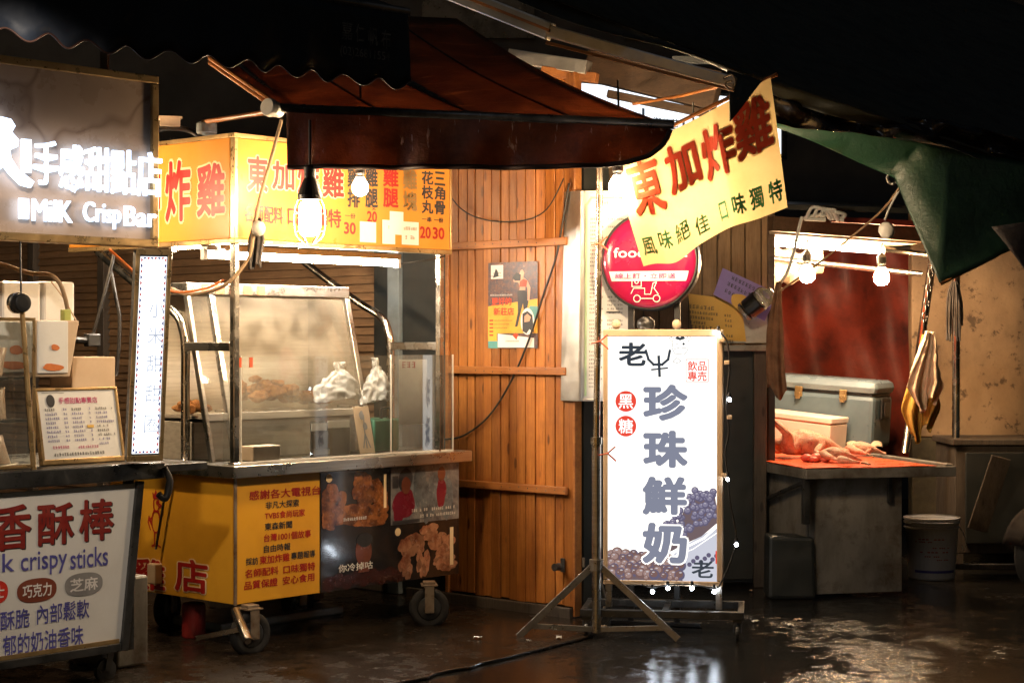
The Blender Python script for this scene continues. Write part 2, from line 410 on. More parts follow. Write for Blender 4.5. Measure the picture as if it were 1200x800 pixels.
m_bottle = glassy('clear plastic', haze=.10)
m_navy = surf('navy canvas', (.012, .017, .028), .55, 0, (.008, .011, .019), 5, bump=.15, bscale=25)
m_navytxt = surf('faded canvas print', (.17, .17, .17), .7, 0, (.05, .055, .06), 30, lo=.4, hi=.6)
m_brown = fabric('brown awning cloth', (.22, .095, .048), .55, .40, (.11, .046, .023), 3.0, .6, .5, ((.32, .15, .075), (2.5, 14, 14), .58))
m_brownv = fabric('brown awning valance', (.15, .060, .030), .42, .26, (.07, .028, .014), 4.0, .7, .6, ((.42, .38, .34), (34, 34, 5), .63))  # pale streaks paint the white shine of wet cloth into the colour
m_hem = surf('dark hem', (.03, .010, .006), .5)
m_banner = fabric('yellow banner cloth', (.80, .61, .30), .46, .55, (.70, .51, .23), 3, .35, .3, None, 8)
m_banred = fabric('banner red', (.74, .085, .026), .42, .6, (.62, .055, .018), 12, .05)
m_banpale = fabric('banner pale outline', (.84, .70, .42), .42, .6, (.80, .64, .36), 12, .05)
m_bangreen = fabric('banner green', (.09, .36, .12), .40, .6, (.06, .27, .085), 14, .05)
m_green = fabric('green tarp', (.005, .030, .014), .04, .5, (.003, .017, .008), 4, .8, .35, ((.02, .035, .025), (3, 3, 3), .66), 10)
m_tarp = surf('dark tarp', (.034, .040, .038), .6, 0, (.016, .019, .018), 3, stretch=(1, 6, 6), bump=.4, bscale=12)
m_plastic = surf('black plastic sheet', (.013, .012, .013), .2, 0, (.02, .016, .016), 5, bump=.5, bscale=9, rvar=.08)
m_redtarp = fabric('red tarp', (.135, .016, .007), .10, .60, (.026, .004, .003), 3.0, .5, .3)
m_redcut = surf('red counter sheet', (.72, .105, .030), .33, 0, (.62, .075, .02), 5, dirt=(.42, .03, .012), dscale=12, dlo=.62, dhi=.8)
m_cooler = surf('blue grey cooler', (.105, .145, .17), .38, 0, (.08, .115, .135), 4, dirt=(.07, .07, .065), dscale=14, dlo=.66, dhi=.82)
m_coolerlid = surf('pale cooler lid', (.19, .245, .275), .34, 0, (.15, .195, .225), 4, dirt=(.15, .12, .09), dscale=12, dlo=.68, dhi=.85)
m_foam = surf('foam box', (.80, .66, .56), .7, 0, (.76, .60, .50), 6, bump=.2, bscale=160)
m_meat = surf('raw chicken skin', (.62, .40, .28), .30, 0, (.60, .25, .16), 18, dirt=(.36, .05, .035), dscale=22, dlo=.53, dhi=.66, bump=1.0, bscale=150)
m_meatred = surf('raw red meat', (.50, .07, .045), .28, 0, (.62, .20, .14), 16, bump=.4, bscale=60)
m_foot = surf('dark claw', (.13, .09, .04), .5)
m_fried = surf('fried crust', (.50, .235, .075), .5, 0, (.33, .125, .032), 26, dirt=(.16, .05, .014), dscale=45, dlo=.54, dhi=.68, bump=1.0, bscale=60)
m_tray = surf('tray', (.50, .49, .46), .3, .9)
m_concrete = surf('stained concrete', (.33, .22, .125), .75, 0, (.16, .10, .055), 2.4, lo=.38, hi=.68, dirt=(.06, .036, .02), dscale=10, dlo=.56, dhi=.63, bump=.4, bscale=45, stretch=(1, 1, .6))
m_moss = surf('dirty plinth', (.055, .045, .026), .8, 0, (.03, .025, .015), 9, dirt=(.10, .085, .03), dscale=14, bump=.4)
m_dark = surf('dark paint', (.015, .018, .018), .45, 0, (.024, .024, .022), 5)
m_sheet = surf('galvanised sheet', (.25, .235, .21), .45, .35, (.15, .135, .115), 3, stretch=(2, 2, .8), dirt=(.07, .04, .02), dscale=5, dlo=.50, dhi=.68, bump=.15)
m_bucket = surf('grey white bucket', (.60, .60, .61), .45, 0, (.50, .49, .48), 5, dirt=(.22, .18, .13), dscale=12, dlo=.64, dhi=.8)
m_cloth = fabric('pale towel', (.78, .66, .52), .12, .95, (.70, .56, .42), 14, .9, .05, None, 60)
m_cloth2 = fabric('mustard towel', (.50, .33, .08), .06, .95, (.42, .26, .06), 14, .9, .05, None, 60)
m_rag = fabric('grey rag', (.085, .075, .07), .1, .9, (.05, .04, .036), 12, .6)
m_brownrag = fabric('brown frayed cloth', (.26, .155, .095), .35, .85, (.14, .08, .05), 10, .6)
m_rope = surf('pale rope', (.50, .50, .48), .8, bump=.4, bscale=200)
m_ropey = surf('brown rope', (.30, .20, .11), .8, bump=.4, bscale=200)
m_cable = surf('black cable', (.016, .014, .013), .5)
m_orange = surf('orange cable', (.62, .16, .03), .45)
m_magenta = surf('magenta sign face', (.27, .008, .038), .22, 0, (.20, .006, .065), 2.5, coat=.6)
m_band = surf('pale band', (.78, .62, .66), .25, coat=.5)
m_magtxt = surf('magenta print', (.50, .02, .15), .4)
m_wtxt = surf('white print', (.82, .78, .76), .4)
m_purple = surf('purple card', (.27, .21, .56), .6, 0, (.24, .18, .50), 6)
m_ycard = surf('yellow card', (.72, .44, .09), .55, 0, (.66, .39, .075), 6)
m_plate = surf('grey plate', (.46, .46, .44), .4, .4, (.36, .36, .34), 6, dirt=(.12, .11, .10), dscale=20)
m_greenbin = surf('green plastic bin', (.055, .22, .13), .4)
m_bag = fabric('white plastic bag', (.58, .555, .51), .35, .28, (.50, .47, .42), 6, .8, .6, None, 14)
m_tape = surf('red tape', (.62, .10, .035), .5)
m_slate = surf('blue grey painted post', (.17, .20, .215), .5, 0, (.12, .14, .15), 6, dirt=(.08, .06, .04))
m_facade = surf('dark facade', (.03, .031, .033), .8, 0, (.05, .048, .045), 1.2)
m_pdark = surf('dark photo print', (.012, .010, .010), .16, 0, (.03, .018, .014), 9, coat=.7, rvar=.05)
m_pchick = surf('chicken photo print', (.40, .14, .038), .2, 0, (.13, .030, .009), 17, dirt=(.035, .011, .006), dscale=30, dlo=.50, dhi=.66, coat=.7, island=.6)
m_pmeat = surf('pale chicken photo print', (.50, .24, .14), .2, 0, (.24, .06, .03), 14, dirt=(.06, .015, .010), dscale=22, dlo=.53, dhi=.68, coat=.7, island=.55)
m_pskin = surf('skin print', (.20, .062, .036), .2, coat=.7)
m_pcrowd = surf('dark crowd print', (.055, .016, .012), .2, 0, (.03, .01, .008), 20, coat=.7)
m_pgrey2 = surf('pale blue photo print', (.22, .25, .28), .2, 0, (.07, .075, .09), 15, coat=.7, island=.5)
m_pgrey = surf('pale photo print', (.24, .23, .23), .2, 0, (.09, .085, .095), 12, coat=.7)
m_pred = surf('red photo print', (.20, .014, .03), .2, coat=.7)
m_postdark = surf('poster dark photo', (.06, .045, .06), .4, 0, (.16, .07, .05), 40, dirt=(.30, .18, .13), dscale=60, dlo=.58, dhi=.7)
m_postor = surf('poster orange', (.80, .40, .05), .4)
m_postteal = surf('poster teal', (.10, .30, .29), .4)
m_postskin = surf('poster skin', (.62, .34, .22), .4)
m_postred = surf('poster red', (.60, .06, .02), .4)
# things that give off light
e_bulb = emit('lit bulb', WARM, 760)
e_bulb2 = emit('lit clear bulb', (1, .62, .30), 760)
e_tube = emit('lit tube', TUBE, 240)
e_letter = emit('backlit letter', (.60, .76, 1.0), 3.3)
e_face = emit('lit sign face', (1.0, .965, .90), 1.5)
e_print = emit('lit grey print', (.235, .25, .33), 1.0)
e_printd = emit('lit dark print', (.045, .055, .07), 1.0)
e_red = emit('lit red print', (.86, .075, .045), 1.0)
e_pearl = emit('lit pearl print', (.13, .115, .19), 1.0)
e_pearl2 = emit('lit brown pearl print', (.20, .115, .105), 1.0)
e_pearl3 = emit('lit pearl shine', (.60, .56, .60), 1.0)
e_pearlb = emit('lit pearl print mid', (.24, .22, .32), 1.0)
e_pearl2b = emit('lit brown pearl print mid', (.36, .235, .21), 1.0)
e_gap = emit('lit dark gap print', (.17, .12, .13), 1.0)
e_cup = emit('lit cup print', (.62, .63, .72), 1.0)
e_narrow = emit('lit narrow sign face', (.95, .97, 1.0), 2.2)
e_narrowtxt = emit('lit narrow sign print', (.50, .55, .66), 1.0)
e_bordr = emit('lit border red', (.55, .10, .09), 1.0)
e_bordb = emit('lit border blue', (.05, .06, .20), 1.0)
e_led = emit('small white light', (.80, .90, 1.0), 70)
e_far = emit('far lit sign', (.86, .93, 1.0), 1.6)

# ================================================================ frames of the place
C = Frame((-1.245, 8.05, 0), R(48.4))      # fried chicken cart: near corner, front to the right
Wf = Frame((0.308, 8.99, 0), R(-41.6))     # planked wall: its right end
L = Frame((-1.54, 7.35, 0), R(48.4))       # snack stall: near right corner
K = Frame((0.0, 10.25, 0), 0)              # hut wall in the recess
Q = Frame((1.585, 9.66, 0), R(14))         # butcher's counter: near corner

def tilted(o, rz, roll):
    f = Frame(o, rz); c, s_ = math.cos(roll), math.sin(roll); x, z = f.x, f.z
    f.x = x * c + z * s_; f.z = z * c - x * s_; return f

# ================================================================ ground
mb = MB(); mb.poly([V((-40, -6, 0)), V((40, -6, 0)), V((40, 60, 0)), V((-40, 60, 0))])
structure(mb.build('street', m_asph, loc=(0, 8, 0)))
rnd = random.Random(4)
edge = []
a_, b_ = V((-1.3, 6.1, 0)), G(480, 800); c_ = G(692, 748); d_ = V((.47, 9.4, 0))
for p0, p1, n in ((a_, b_, 8), (b_, c_, 14), (c_, d_, 8)):
    for k in range(n):
        q = p0.lerp(p1, k / n); edge.append(q + V((rnd.uniform(-.02, .02), rnd.uniform(-.02, .02), 0)))
edge.append(d_)
pts = edge + [V((.47, 15, 0)), V((-9, 15, 0)), V((-9, 6.1, 0))]
mb = MB(); mb.prism([p + V((0, 0, .001)) for p in pts], (0, 0, .014))
structure(mb.build('pavement', m_apron, loc=(-1, 9, 0), bevel=.006))

# ================================================================ wooden wall
wp = Wf.front()
u_l = wp.at(527, 450)[0]
wall = thing('plank_wall', Wf.p(-.4, 0, 0), 'tall orange varnished wall of narrow upright planks with three crossbars', 'wall', Wf.rz)
def planks(u0, u1, z0, z1, y, wd, gap=.003, th=.018, jit=.002, fr=Wf, rs=5):
    m = MB(); r_ = random.Random(rs); u = u0
    while u < u1 - wd * .4:
        w_ = min(wd * r_.uniform(.9, 1.1), u1 - u); d = r_.uniform(-jit, jit)
        m.box(fr, u + gap / 2, u + w_ - gap / 2, y + d, y + th + d, z0 + r_.uniform(-.006, .006), z1); u += w_
    return m
planks(u_l, .0, .07, 2.75, 0, .060, .0045, jit=.004).build('plank_panel', m_plank, wall, bevel=.003)
mb = MB(); mb.box(Wf, u_l - .6, .0, .02, .05, .05, 2.8); mb.build('backing_board', m_dark, wall)
for y0, y1 in ((279, 287), (427, 435), (563, 572)):
    z1 = (wp.at(530, y0)[1] + wp.at(668, y0 + 5)[1]) / 2
    mb = MB(); mb.box(Wf, u_l + .005, -.03, -.026, -.003, z1 - .040, z1); mb.build('crossbar', m_rail, wall, bevel=.004)
mb = MB(); rn = random.Random(12)
for (ya, yb3) in ((279, 287), (427, 435), (563, 572)):
    zc_ = (wp.at(530, ya)[1] + wp.at(668, ya + 5)[1]) / 2 - .02
    for k in range(14):
        if rn.random() < .8: mb.lathe(Wf.p(u_l + .03 + .0605 * k, -.0258, zc_ + rn.uniform(-.010, .010)), -Wf.y, [(.0035, 0), (.0035, .001), (.002, .0018)], 8)
mb.build('nail', m_dsteel, wall)
mb = MB(); mb.box(Wf, u_l - .3, .0, -.03, -.003, .005, .065); mb.build('bottom_plate', m_old, wall, bevel=.004)
mb = MB(); mb.box(Wf, .001, .014, -.006, .05, .02, 2.75); mb.build('end_post', m_rail, wall, bevel=.004)
u0 = wp.at(469, 400)[0]
planks(u0, u_l - .02, .05, 2.75, .03, .085, rs=9).build('plank_panel', m_plank_red, wall, bevel=.003, label='darker red plank panel')
mb = MB(); mb.box(Wf, u_l - .025, u_l - .001, -.01, .05, .02, 2.75); mb.build('door_post', m_rail, wall, bevel=.003)
mb = MB(); mb.box(Wf, .0, .02, .06, .26, .02, 2.6); mb.build('side_board', m_dark, wall)
hp = Wf.p(-.03, 0, .62)
mb = MB(); mb.box(Wf, -.075, -.05, -.014, -.005, .24, .31); mb.tube([Wf.p(-.062, -.04, .27), Wf.p(-.062, -.075, .27)], .018, 12); mb.build('door_bolt', m_dsteel, wall, bevel=.002)

sh = thing('slatted_shutter', Wf.p(-1.9, .05, 0), 'brown wall of overlapping horizontal boards behind the food carts', 'wall', Wf.rz)
us = wp.at(456, 400)[0]
mb = MB(); r_ = random.Random(3); z = .25
while z < 2.55:
    t = r_.uniform(.004, .010)
    mb.hexa([Wf.p(us - 4.6, .04 - t, z), Wf.p(us, .04 - t, z), Wf.p(us, .07, z), Wf.p(us - 4.6, .07, z),
             Wf.p(us - 4.6, .052, z + .047), Wf.p(us, .052, z + .047), Wf.p(us, .07, z + .047), Wf.p(us - 4.6, .07, z + .047)]); z += .0475
mb.build('board_panel', m_slat, sh, bevel=.002)
u1 = wp.at(468, 400)[0]
mb = MB(); mb.box(Wf, us - .005, u1 + .004, -.01, .08, .02, 2.6); mb.build('upright', m_slate, sh, bevel=.004, label='blue grey painted upright')
for px in (36, 118):
    uu = wp.at(px, 330)[0]
    mb = MB(); mb.box(Wf, uu - .035, uu + .035, -.005, .05, .02, 2.6); mb.build('upright', m_old, sh, bevel=.004)
mb = MB(); mb.box(Wf, us - 4.6, us, -.0, .08, .02, .24); mb.build('base_board', m_old, sh, bevel=.004)

# ================================================================ hut behind the light box
hut = thing('wooden_hut', K.p(1.0, 0, 0), 'hut wall of weathered pale boards above a black lower half', 'hut')
kp = K.front()
ux0, zt = kp.at(735, 200); ux1 = kp.at(903, 300)[0]; zl = kp.at(870, 404)[1]
planks(ux0 - .5, ux1, zl, 2.55, 0, .085, .005, .02, .004, K, 21).build('board_panel', m_old2, hut, bevel=.003)
mb = MB(); mb.box(K, ux0 - .5, ux1 + .03, .03, .06, .02, 2.6); mb.build('backing_board', m_dark, hut)
mb = MB(); mb.box(K, ux0 - .45, ux1 - .02, .005, .028, .04, zl - .005); mb.build('lower_panel', m_dark, hut, bevel=.003)
a = kp.at(882, 500)[0]; b = kp.at(897, 500)[0]
mb = MB(); mb.box(K, a, b, -.05, .0, .0, zl - .03); mb.build('corner_post', m_old, hut, bevel=.005, label='grey worn post')
a = kp.at(899, 300)[0]; b = kp.at(907, 300)[0]
mb = MB(); mb.box(K, a, b, -.03, .03, zl, 2.3); mb.build('door_post', m_beam, hut, bevel=.004)
mb = MB(); mb.box(K, kp.at(846, 404)[0], kp.at(902, 404)[0], -.10, .0, zl - .035, zl); mb.build('ledge', m_sheet, hut, bevel=.004)

# the butcher's back walls
T = Frame((0, 12.4, 0), 0); tp = T.front()
cw = thing('concrete_wall', P(1140, 645, 12.1).xy.to_3d(), 'stained tan concrete wall behind the butcher counter', 'wall')
Tc = Frame((0, 12.1, 0), R(-4)); tcp = Tc.front()
x0 = tcp.at(1086, 400)[0]; zb = tcp.at(1100, 512)[1]
mb = MB(); mb.box(Tc, x0 - .1, x0 + 3, 0, .15, zb, 3.0); mb.build('panel', m_concrete, cw, bevel=.01)
mb = MB(); mb.box(Tc, x0 - .1, x0 + 3, -.02, .15, 0, zb - .003); mb.build('plinth', m_moss, cw, bevel=.01)
fac = thing('dark_building', (1.5, 16, 0), 'unlit dark building standing behind all the stalls', 'building')
mb = MB(); D_ = Frame((-9, 16, 0), 0); mb.box(D_, 0, 24, 0, .3, 0, 9); mb.build('facade', m_facade, fac)
for k in range(5):
    mb = MB(); x = 8.2 + 1.8 * k; mb.box(D_, x, x + 1.0, -.04, -.003, 4.1, 5.3); f = mb.build('window_frame', m_dsteel, fac)

# ================================================================ fried chicken cart
cart = thing('food_cart', C.p(.7, .45, 0), 'yellow fried chicken cart on black rubber wheels with steel counter', 'food cart', C.rz)
cf, cl = C.front(), C.left()
ZT, ZB = .844, .219
x_y = cf.at(374, 620)[0]; XE = 1.46
mb = MB(); mb.box(C, .012, XE - .012, .012, .93, ZB + .004, ZT - .06); mb.build('body', m_dsteel, cart)
mb = MB(); mb.box(C, 0, x_y, -.004, .010, ZB, ZT - .058); py_ = mb.build('front_panel', m_yellow, cart, bevel=.002)
mb = MB(); mb.box(C, -.004, .010, .0105, .93, ZB, ZT - .058); ply = mb.build('side_panel', m_yellow, cart, bevel=.002)
mb = MB(); mb.box(C, -.012, .004, -.012, -.0045, ZB - .004, ZT - .058); mb.build('corner_strip', m_rust, cart, bevel=.002)
mb = MB(); mb.box(C, -.05, XE + .055, -.05, 1.0, ZT - .055, ZT); ct = mb.build('counter_top', m_steel, cart, bevel=.004)
# writing on the front
pf = C.front(-.004)
def lines(rows, mred, mblk, pl, parent, off=.018):
    r_, k_ = MB(), MB()
    for t, c, bx in rows: (r_ if c == 'r' else k_).txt(t, pl, pl.box(*bx), .002, off)
    if r_.v: r_.build('lettering', mred, parent)
    if k_.v: k_.build('lettering', mblk, parent)
def rowpx(x0, x1, yl, h, slope):      # a text line whose photo slope is known: box of its left and right ends
    m_ = slope * (x1 - x0) / 2; return (x0, yl + m_ - h / 2, x1, yl + m_ + h / 2)
sl = -.10
lines([('感謝各大電視台', 'r', rowpx(292, 375, 580, 10.5, -.07)), ('非凡大探索', 'k', rowpx(311, 350, 592, 8.5, -.085)),
       ('TVBS食尚玩家', 'r', rowpx(310, 357, 604, 8.5, -.085)), ('東森新聞', 'k', rowpx(310, 342, 617, 8.5, -.10)),
       ('台灣1001個故事', 'r', rowpx(309, 364, 630, 9, -.10)), ('自由時報', 'k', rowpx(309, 340, 643, 8.5, -.11)),
       ('採訪', 'k', rowpx(288, 302, 658, 8.5, -.11)), ('東加炸雞', 'r', rowpx(304, 339, 656, 9.5, -.11)), ('專題報導', 'k', rowpx(341, 369, 651, 8.5, -.11)),
       ('名師配料', 'r', rowpx(287, 326, 672, 9.5, -.12)), ('口味獨特', 'r', rowpx(332, 369, 667, 9.5, -.12)),
       ('品質保證', 'r', rowpx(286, 325, 686, 9.5, -.13)), ('安心食用', 'r', rowpx(331, 368, 680, 9.5, -.13))], m_red, m_ink, pf, py_)
# writing and rooster on the left side
pl_ = C.left(-.004)
mh, mr = MB(), MB()
bx = pl_.box(206, 656, 243, 693); mh.txt('店', pl_, bx, .0015, .06); mr.txt('店', pl_, bx, .003, .025)
bx = pl_.box(158, 655, 193, 690); mh.txt('雞', pl_, bx, .0015, .06); mr.txt('雞', pl_, bx, .003, .025)
mh.build('lettering_edge', m_halo, ply); mr.build('lettering', m_red, ply)
mb = MB(); cx, cz = pl_.at(183, 612); k = .0043
def rp(pts): return [(cx + a * k * .8, cz + b * k) for a, b in pts]
def loop(cx_, cy_, rx, ry, n=14): return [(cx_ + rx * math.cos(i * 2 * math.pi / n), cy_ + ry * math.sin(i * 2 * math.pi / n)) for i in range(n + 1)]
for s_ in (loop(0, 1, 9, 12), loop(1, 20, 6, 8), [(-4, 13), (-7, 9)], [(5, 13), (8, 9)], [(-3, -11), (-3, -24), (-8, -26)], [(4, -11), (4, -24), (10, -26)],
           [(7, 21), (13, 19), (7, 17)], [(8, 6), (15, 9), (16, 15)], [(-8, 6), (-14, 2), (-9, -3)], [(-9, -2), (-15, 6), (-17, 0), (-12, -8)], loop(3, 22, 1.2, 1.6)):
    mb.stroke(pl_, rp(s_), .0075, .002)
mb.poly([pl_.pt(a, b, .0025) for a, b in rp([(-6, 26), (-8, 33), (-3, 31), (0, 37), (3, 31), (8, 33), (6, 26)])])
mb.build('rooster_drawing', m_red, ply)
# photo panels
def panel_uv(x0, x1, f0, f1): return x0, lerp(ZB + .003, ZT - .061, f0), x1, lerp(ZB + .003, ZT - .061, f1)
xa, xb, xc = x_y + .004, cf.at(457, 620)[0], XE
zs = .50
def photo(x0, x1, z0, z1, base):
    m = MB(); m.box(C, x0 + .0002, x1 - .0002, -.006, .010, z0 + .0002, z1 - .0002); return m.build('photo_panel', base, cart)
pp = C.front(-.006)
def U(f, x0, x1): return lerp(x0, x1, f)
p1 = photo(xa, xb, zs, ZT - .058, m_pdark)
m1 = MB()
def lumps(m, spots_, x0, x1, z0, z1, sc_, seed):
    """a printed heap: each piece is a cluster of small crusty patches"""
    rd = random.Random(seed); n = .001
    for f, g, ru, rv in spots_:
        for q_ in range(16):
            a_ = rd.uniform(0, 6.28); d = math.sqrt(rd.random()) * .75; n += .00003
            r_ = rd.uniform(.3, .62)
            u_, v_ = U(f, x0, x1) + ru * sc_ * d * math.cos(a_), lerp(z0, z1, g) + rv * sc_ * d * math.sin(a_)
            ru_, rv_ = min(ru * sc_ * r_, u_ - x0, x1 - u_), min(rv * sc_ * r_, v_ - z0, z1 - v_)
            if ru_ > .008 and rv_ > .008: m.blob(pp, u_, v_, ru_ * .86, rv_ * .86, n, 26, .16, rd.randint(0, 9999))
lumps(m1, ((.16, .46, .10, .12), (.64, .58, .13, .13), (.86, .46, .08, .11), (.45, .16, .18, .09), (.08, .14, .07, .07), (.75, .2, .12, .08)), xa + .004, xb - .004, zs + .004, ZT - .062, .78, 3)
m1.build('chicken_picture', m_pchick, p1)
m1 = MB(); m1.sheet(pp, xb - .052, zs + .09, xb - .034, ZT - .09, .004); m1.disc(pp, xa + .05, ZT - .09, .02, .004); m1.build('caption_strip', m_halo, p1)
m1 = MB(); m1.scribble(pp, xa + .14, zs + .045, xa + .30, .014, .0045, 5); m1.build('lettering', m_paper, p1)
p2 = photo(xa, xb, ZB, zs, m_pdark)
m1 = MB(); hx = U(.60, xa, xb); m1.blob(pp, hx, zs - .105, .052, .078, .002, 28, .04, 3)
m1.poly([pp.pt(hx - .03, zs - .17, .0015), pp.pt(hx + .035, zs - .17, .0015), pp.pt(hx + .04, zs - .21, .0015), pp.pt(hx - .035, zs - .21, .0015)]); m1.build('face_picture', m_pskin, p2)
m1 = MB(); m1.blob(pp, hx + .006, zs - .055, .050, .035, .003, 24, .06, 8); m1.build('hair_picture', m_ink, p2)
m1 = MB(); m1.txt('你冷掉咕', pp, pp.box(396, 659, 436, 668), .004, .01); m1.build('lettering', m_paper, p2)
m1 = MB()
for i in range(9): m1.blob(pp, xa + .05 + .058 * i, ZB + .035 + .012 * (i % 2), .04, .035, .0012 + .0003 * (i % 3), 20, .1, i)
m1.build('crowd_picture', m_pcrowd, p2)
p3 = photo(xb, xc, zs, ZT - .058, m_pgrey)
m1 = MB()
for q_ in range(7): m1.blob(pp, xb + .10 + .05 * q_, zs + .10 + .04 * (q_ % 3), .045, .10, .0006 + .00003 * q_, 26, .12, 50 + q_)
m1.build('crowd_picture', m_pgrey2, p3)
m1 = MB(); a = xb + .09
m1.blob(pp, a + .0, zs + .10, .075, .075, .001, 30, .10, 21); m1.blob(pp, xc - .13, zs + .14, .035, .075, .001, 30, .10, 22); m1.blob(pp, xb + .055, zs + .06, .04, .05, .0014, 24, .12, 23); m1.build('jacket_picture', m_pred, p3)
m1 = MB(); m1.blob(pp, a + .01, zs + .215, .05, .06, .0015, 24, .06, 2); m1.sheet(pp, xb + .01, zs + .18, xb + .05, zs + .24, .001); m1.sheet(pp, xb + .01, zs + .004, xb + .2, zs + .02, .002); m1.build('hair_picture', m_ink, p3)
m1 = MB(); m1.blob(pp, a + .012, zs + .19, .032, .042, .003, 24, .03, 2); m1.blob(pp, xc - .13, zs + .235, .028, .036, .003, 24, .03, 4); m1.build('face_picture', m_pskin, p3)
m1 = MB(); m1.scribble(pp, xb + .14, zs + .055, xc - .03, .014, .004, 8, .8); m1.scribble(pp, xb + .2, zs + .025, xc - .03, .014, .004, 9, .8); m1.build('lettering', m_paper, p3)
p4 = photo(xb, xc, ZB, zs, m_pdark)
m1 = MB()
lumps(m1, ((.30, .62, .13, .11), (.76, .56, .12, .10), (.20, .25, .07, .10), (.46, .25, .06, .12), (.80, .24, .12, .07), (.55, .8, .09, .07)), xb + .004, xc - .004, ZB + .004, zs - .004, .72, 7)
m1.build('chicken_picture', m_pmeat, p4)
m1 = MB(); m1.sheet(pp, xc - .07, ZB + .05, xc - .045, zs - .04, .004); m1.disc(pp, xb + .045, zs - .035, .02, .004); m1.build('caption_strip', m_halo, p4)
# header boards
ZS0, ZS1 = 1.862, 2.315
XS = cf.at(525, 245)[0]
mb = MB(); mb.box(C, .004, XS, -.012, .012, ZS0, ZS1); hs = mb.build('header_board', m_yel_sign, cart, bevel=.003)
mb = MB(); mb.box(C, -.018, .003, .013, 1.25, ZS0, ZS1); hl = mb.build('header_board', m_yel_sign, cart, bevel=.003)
mb = MB(); mb.box(C, -.022, XS + .01, -.02, .02, ZS0 - .022, ZS0 - .001); mb.box(C, -.022, .02, .021, 1.25, ZS0 - .022, ZS0 - .001)
mb.box(C, -.022, XS + .01, -.02, .02, ZS1 + .001, ZS1 + .02); mb.box(C, -.022, .02, .021, 1.25, ZS1 + .001, ZS1 + .02)
mb.box(C, -.016, .0038, -.018, .0125, ZS0, ZS1); mb.box(C, XS + .001, XS + .012, -.018, .012, ZS0, ZS1); mb.build('header_frame', m_gold, cart, bevel=.002)
ph = C.front(-.012); pg = C.left(-.018)
mh, mr = MB(), MB()
for ch, bx in (('東', (290, 184, 313, 224)), ('加', (319, 190, 344, 222)), ('炸', (349, 191, 373, 227)), ('雞', (378, 195, 402, 231))):
    b = ph.box(*bx); mh.txt(ch, ph, b, .0015, .065); mr.txt(ch, ph, b, .003, .03)
mr.txt('名師配料', ph, ph.box(286, 241, 331, 261), .003, .02); mr.txt('口味獨特', ph, ph.box(337, 244, 399, 265), .003, .02)
mh.build('lettering_edge', m_halo, hs)
mk = MB()
mk.column('雞排', ph, (407, 197, 421, 244), .003, .03); mk.column('雞腿', ph, (428, 196, 442, 244), .003, .03); mk.column('花枝丸', ph, (494, 200, 507, 251), .003, .03); mk.column('三角骨', ph, (509, 201, 521, 252), .003, .03)
for t, bx in (('一份', (404, 250, 416, 256)), ('一支', (430, 240, 440, 246)), ('一串', (494, 254, 505, 260)), ('一份', (508, 255, 519, 261))): mk.txt(t, ph, ph.box(*bx), .003, .02)
mk.build('lettering', m_ink, hs)
mr.column('雞腿', ph, (449, 196, 466, 244), .003, .03)
for t, bx in (('30', (403, 261, 416, 274)), ('20', (430, 248, 441, 260)), ('20', (492, 266, 504, 279)), ('30', (507, 267, 520, 280))): mr.txt(t, ph, ph.box(*bx), .003, .03)
mr.build('lettering', m_red, hs)
mk = MB(); mk.column('雞塊', ph, (472, 198, 488, 248), .003, .03); mk.build('lettering', m_gold, hs)
mk = MB()
for x0, y0, x1, y1 in ((421, 260, 440, 284), (447, 258, 462, 286), (456, 248, 472, 275), (470, 260, 490, 287)): mk.sheet(ph, *ph.box(x0, y0, x1, y1), .004 + .0004 * (x0 % 7))
pt9 = mk.build('paper_patch', m_paper, hs)
mk = MB(); b = ph.box(470, 264, 490, 270); mk.scribble(ph, b[0] + .01, b[1], b[2] - .01, .016, .0075, 4, .8); mk.scribble(ph, b[0] + .02, b[1] - .045, b[2] - .01, .018, .0075, 5, .8); b = ph.box(447, 262, 461, 268); mk.scribble(ph, b[0] + .008, b[1], b[2], .014, .0075, 6, .7); mk.build('handwriting', m_gold, hs)
mh, mr = MB(), MB()
for ch, bx in (('加', (150, 200, 187, 247)), ('炸', (195, 190, 223, 258)), ('雞', (232, 193, 263, 252))):
    b = pg.box(*bx); mh.txt(ch, pg, b, .0015, .07); mr.txt(ch, pg, b, .003, .03)
mh.build('lettering_edge', m_halo, hl); mr.build('lettering', m_red, hl)
# posts and bent tubes
XR = cf.at(518, 350)[0]
for x in (.012, XR):
    mb = MB(); mb.box(C, x - .016, x + .016, .0, .032, ZT, ZS0 - .022); mb.box(C, x - .024, x + .024, -.004, .036, ZT, ZT + .012); mb.build('corner_post', m_tube, cart, bevel=.004)
    zb = C.hx(245, 406, .012).z
    mb = MB(); mb.box(C, x - .014, x + .014, .033, .36, zb - .02, zb + .02); mb.build('side_bar', m_steel, cart, bevel=.004)
    tb = arc([C.p(x, .37, ZT), C.p(x, .37, 1.2), C.p(x, .37, zb - .02), C.p(x, .385, zb + .07), C.p(x, .44, zb + .15), C.p(x, .62, 1.61), C.p(x, .98, 1.80), C.p(x, 1.06, 1.86), C.p(x, 1.08, 1.98)], 5)
    mb = MB(); mb.tube(tb, .021, 14); mb.build('bent_tube', m_tube, cart, smooth=True)
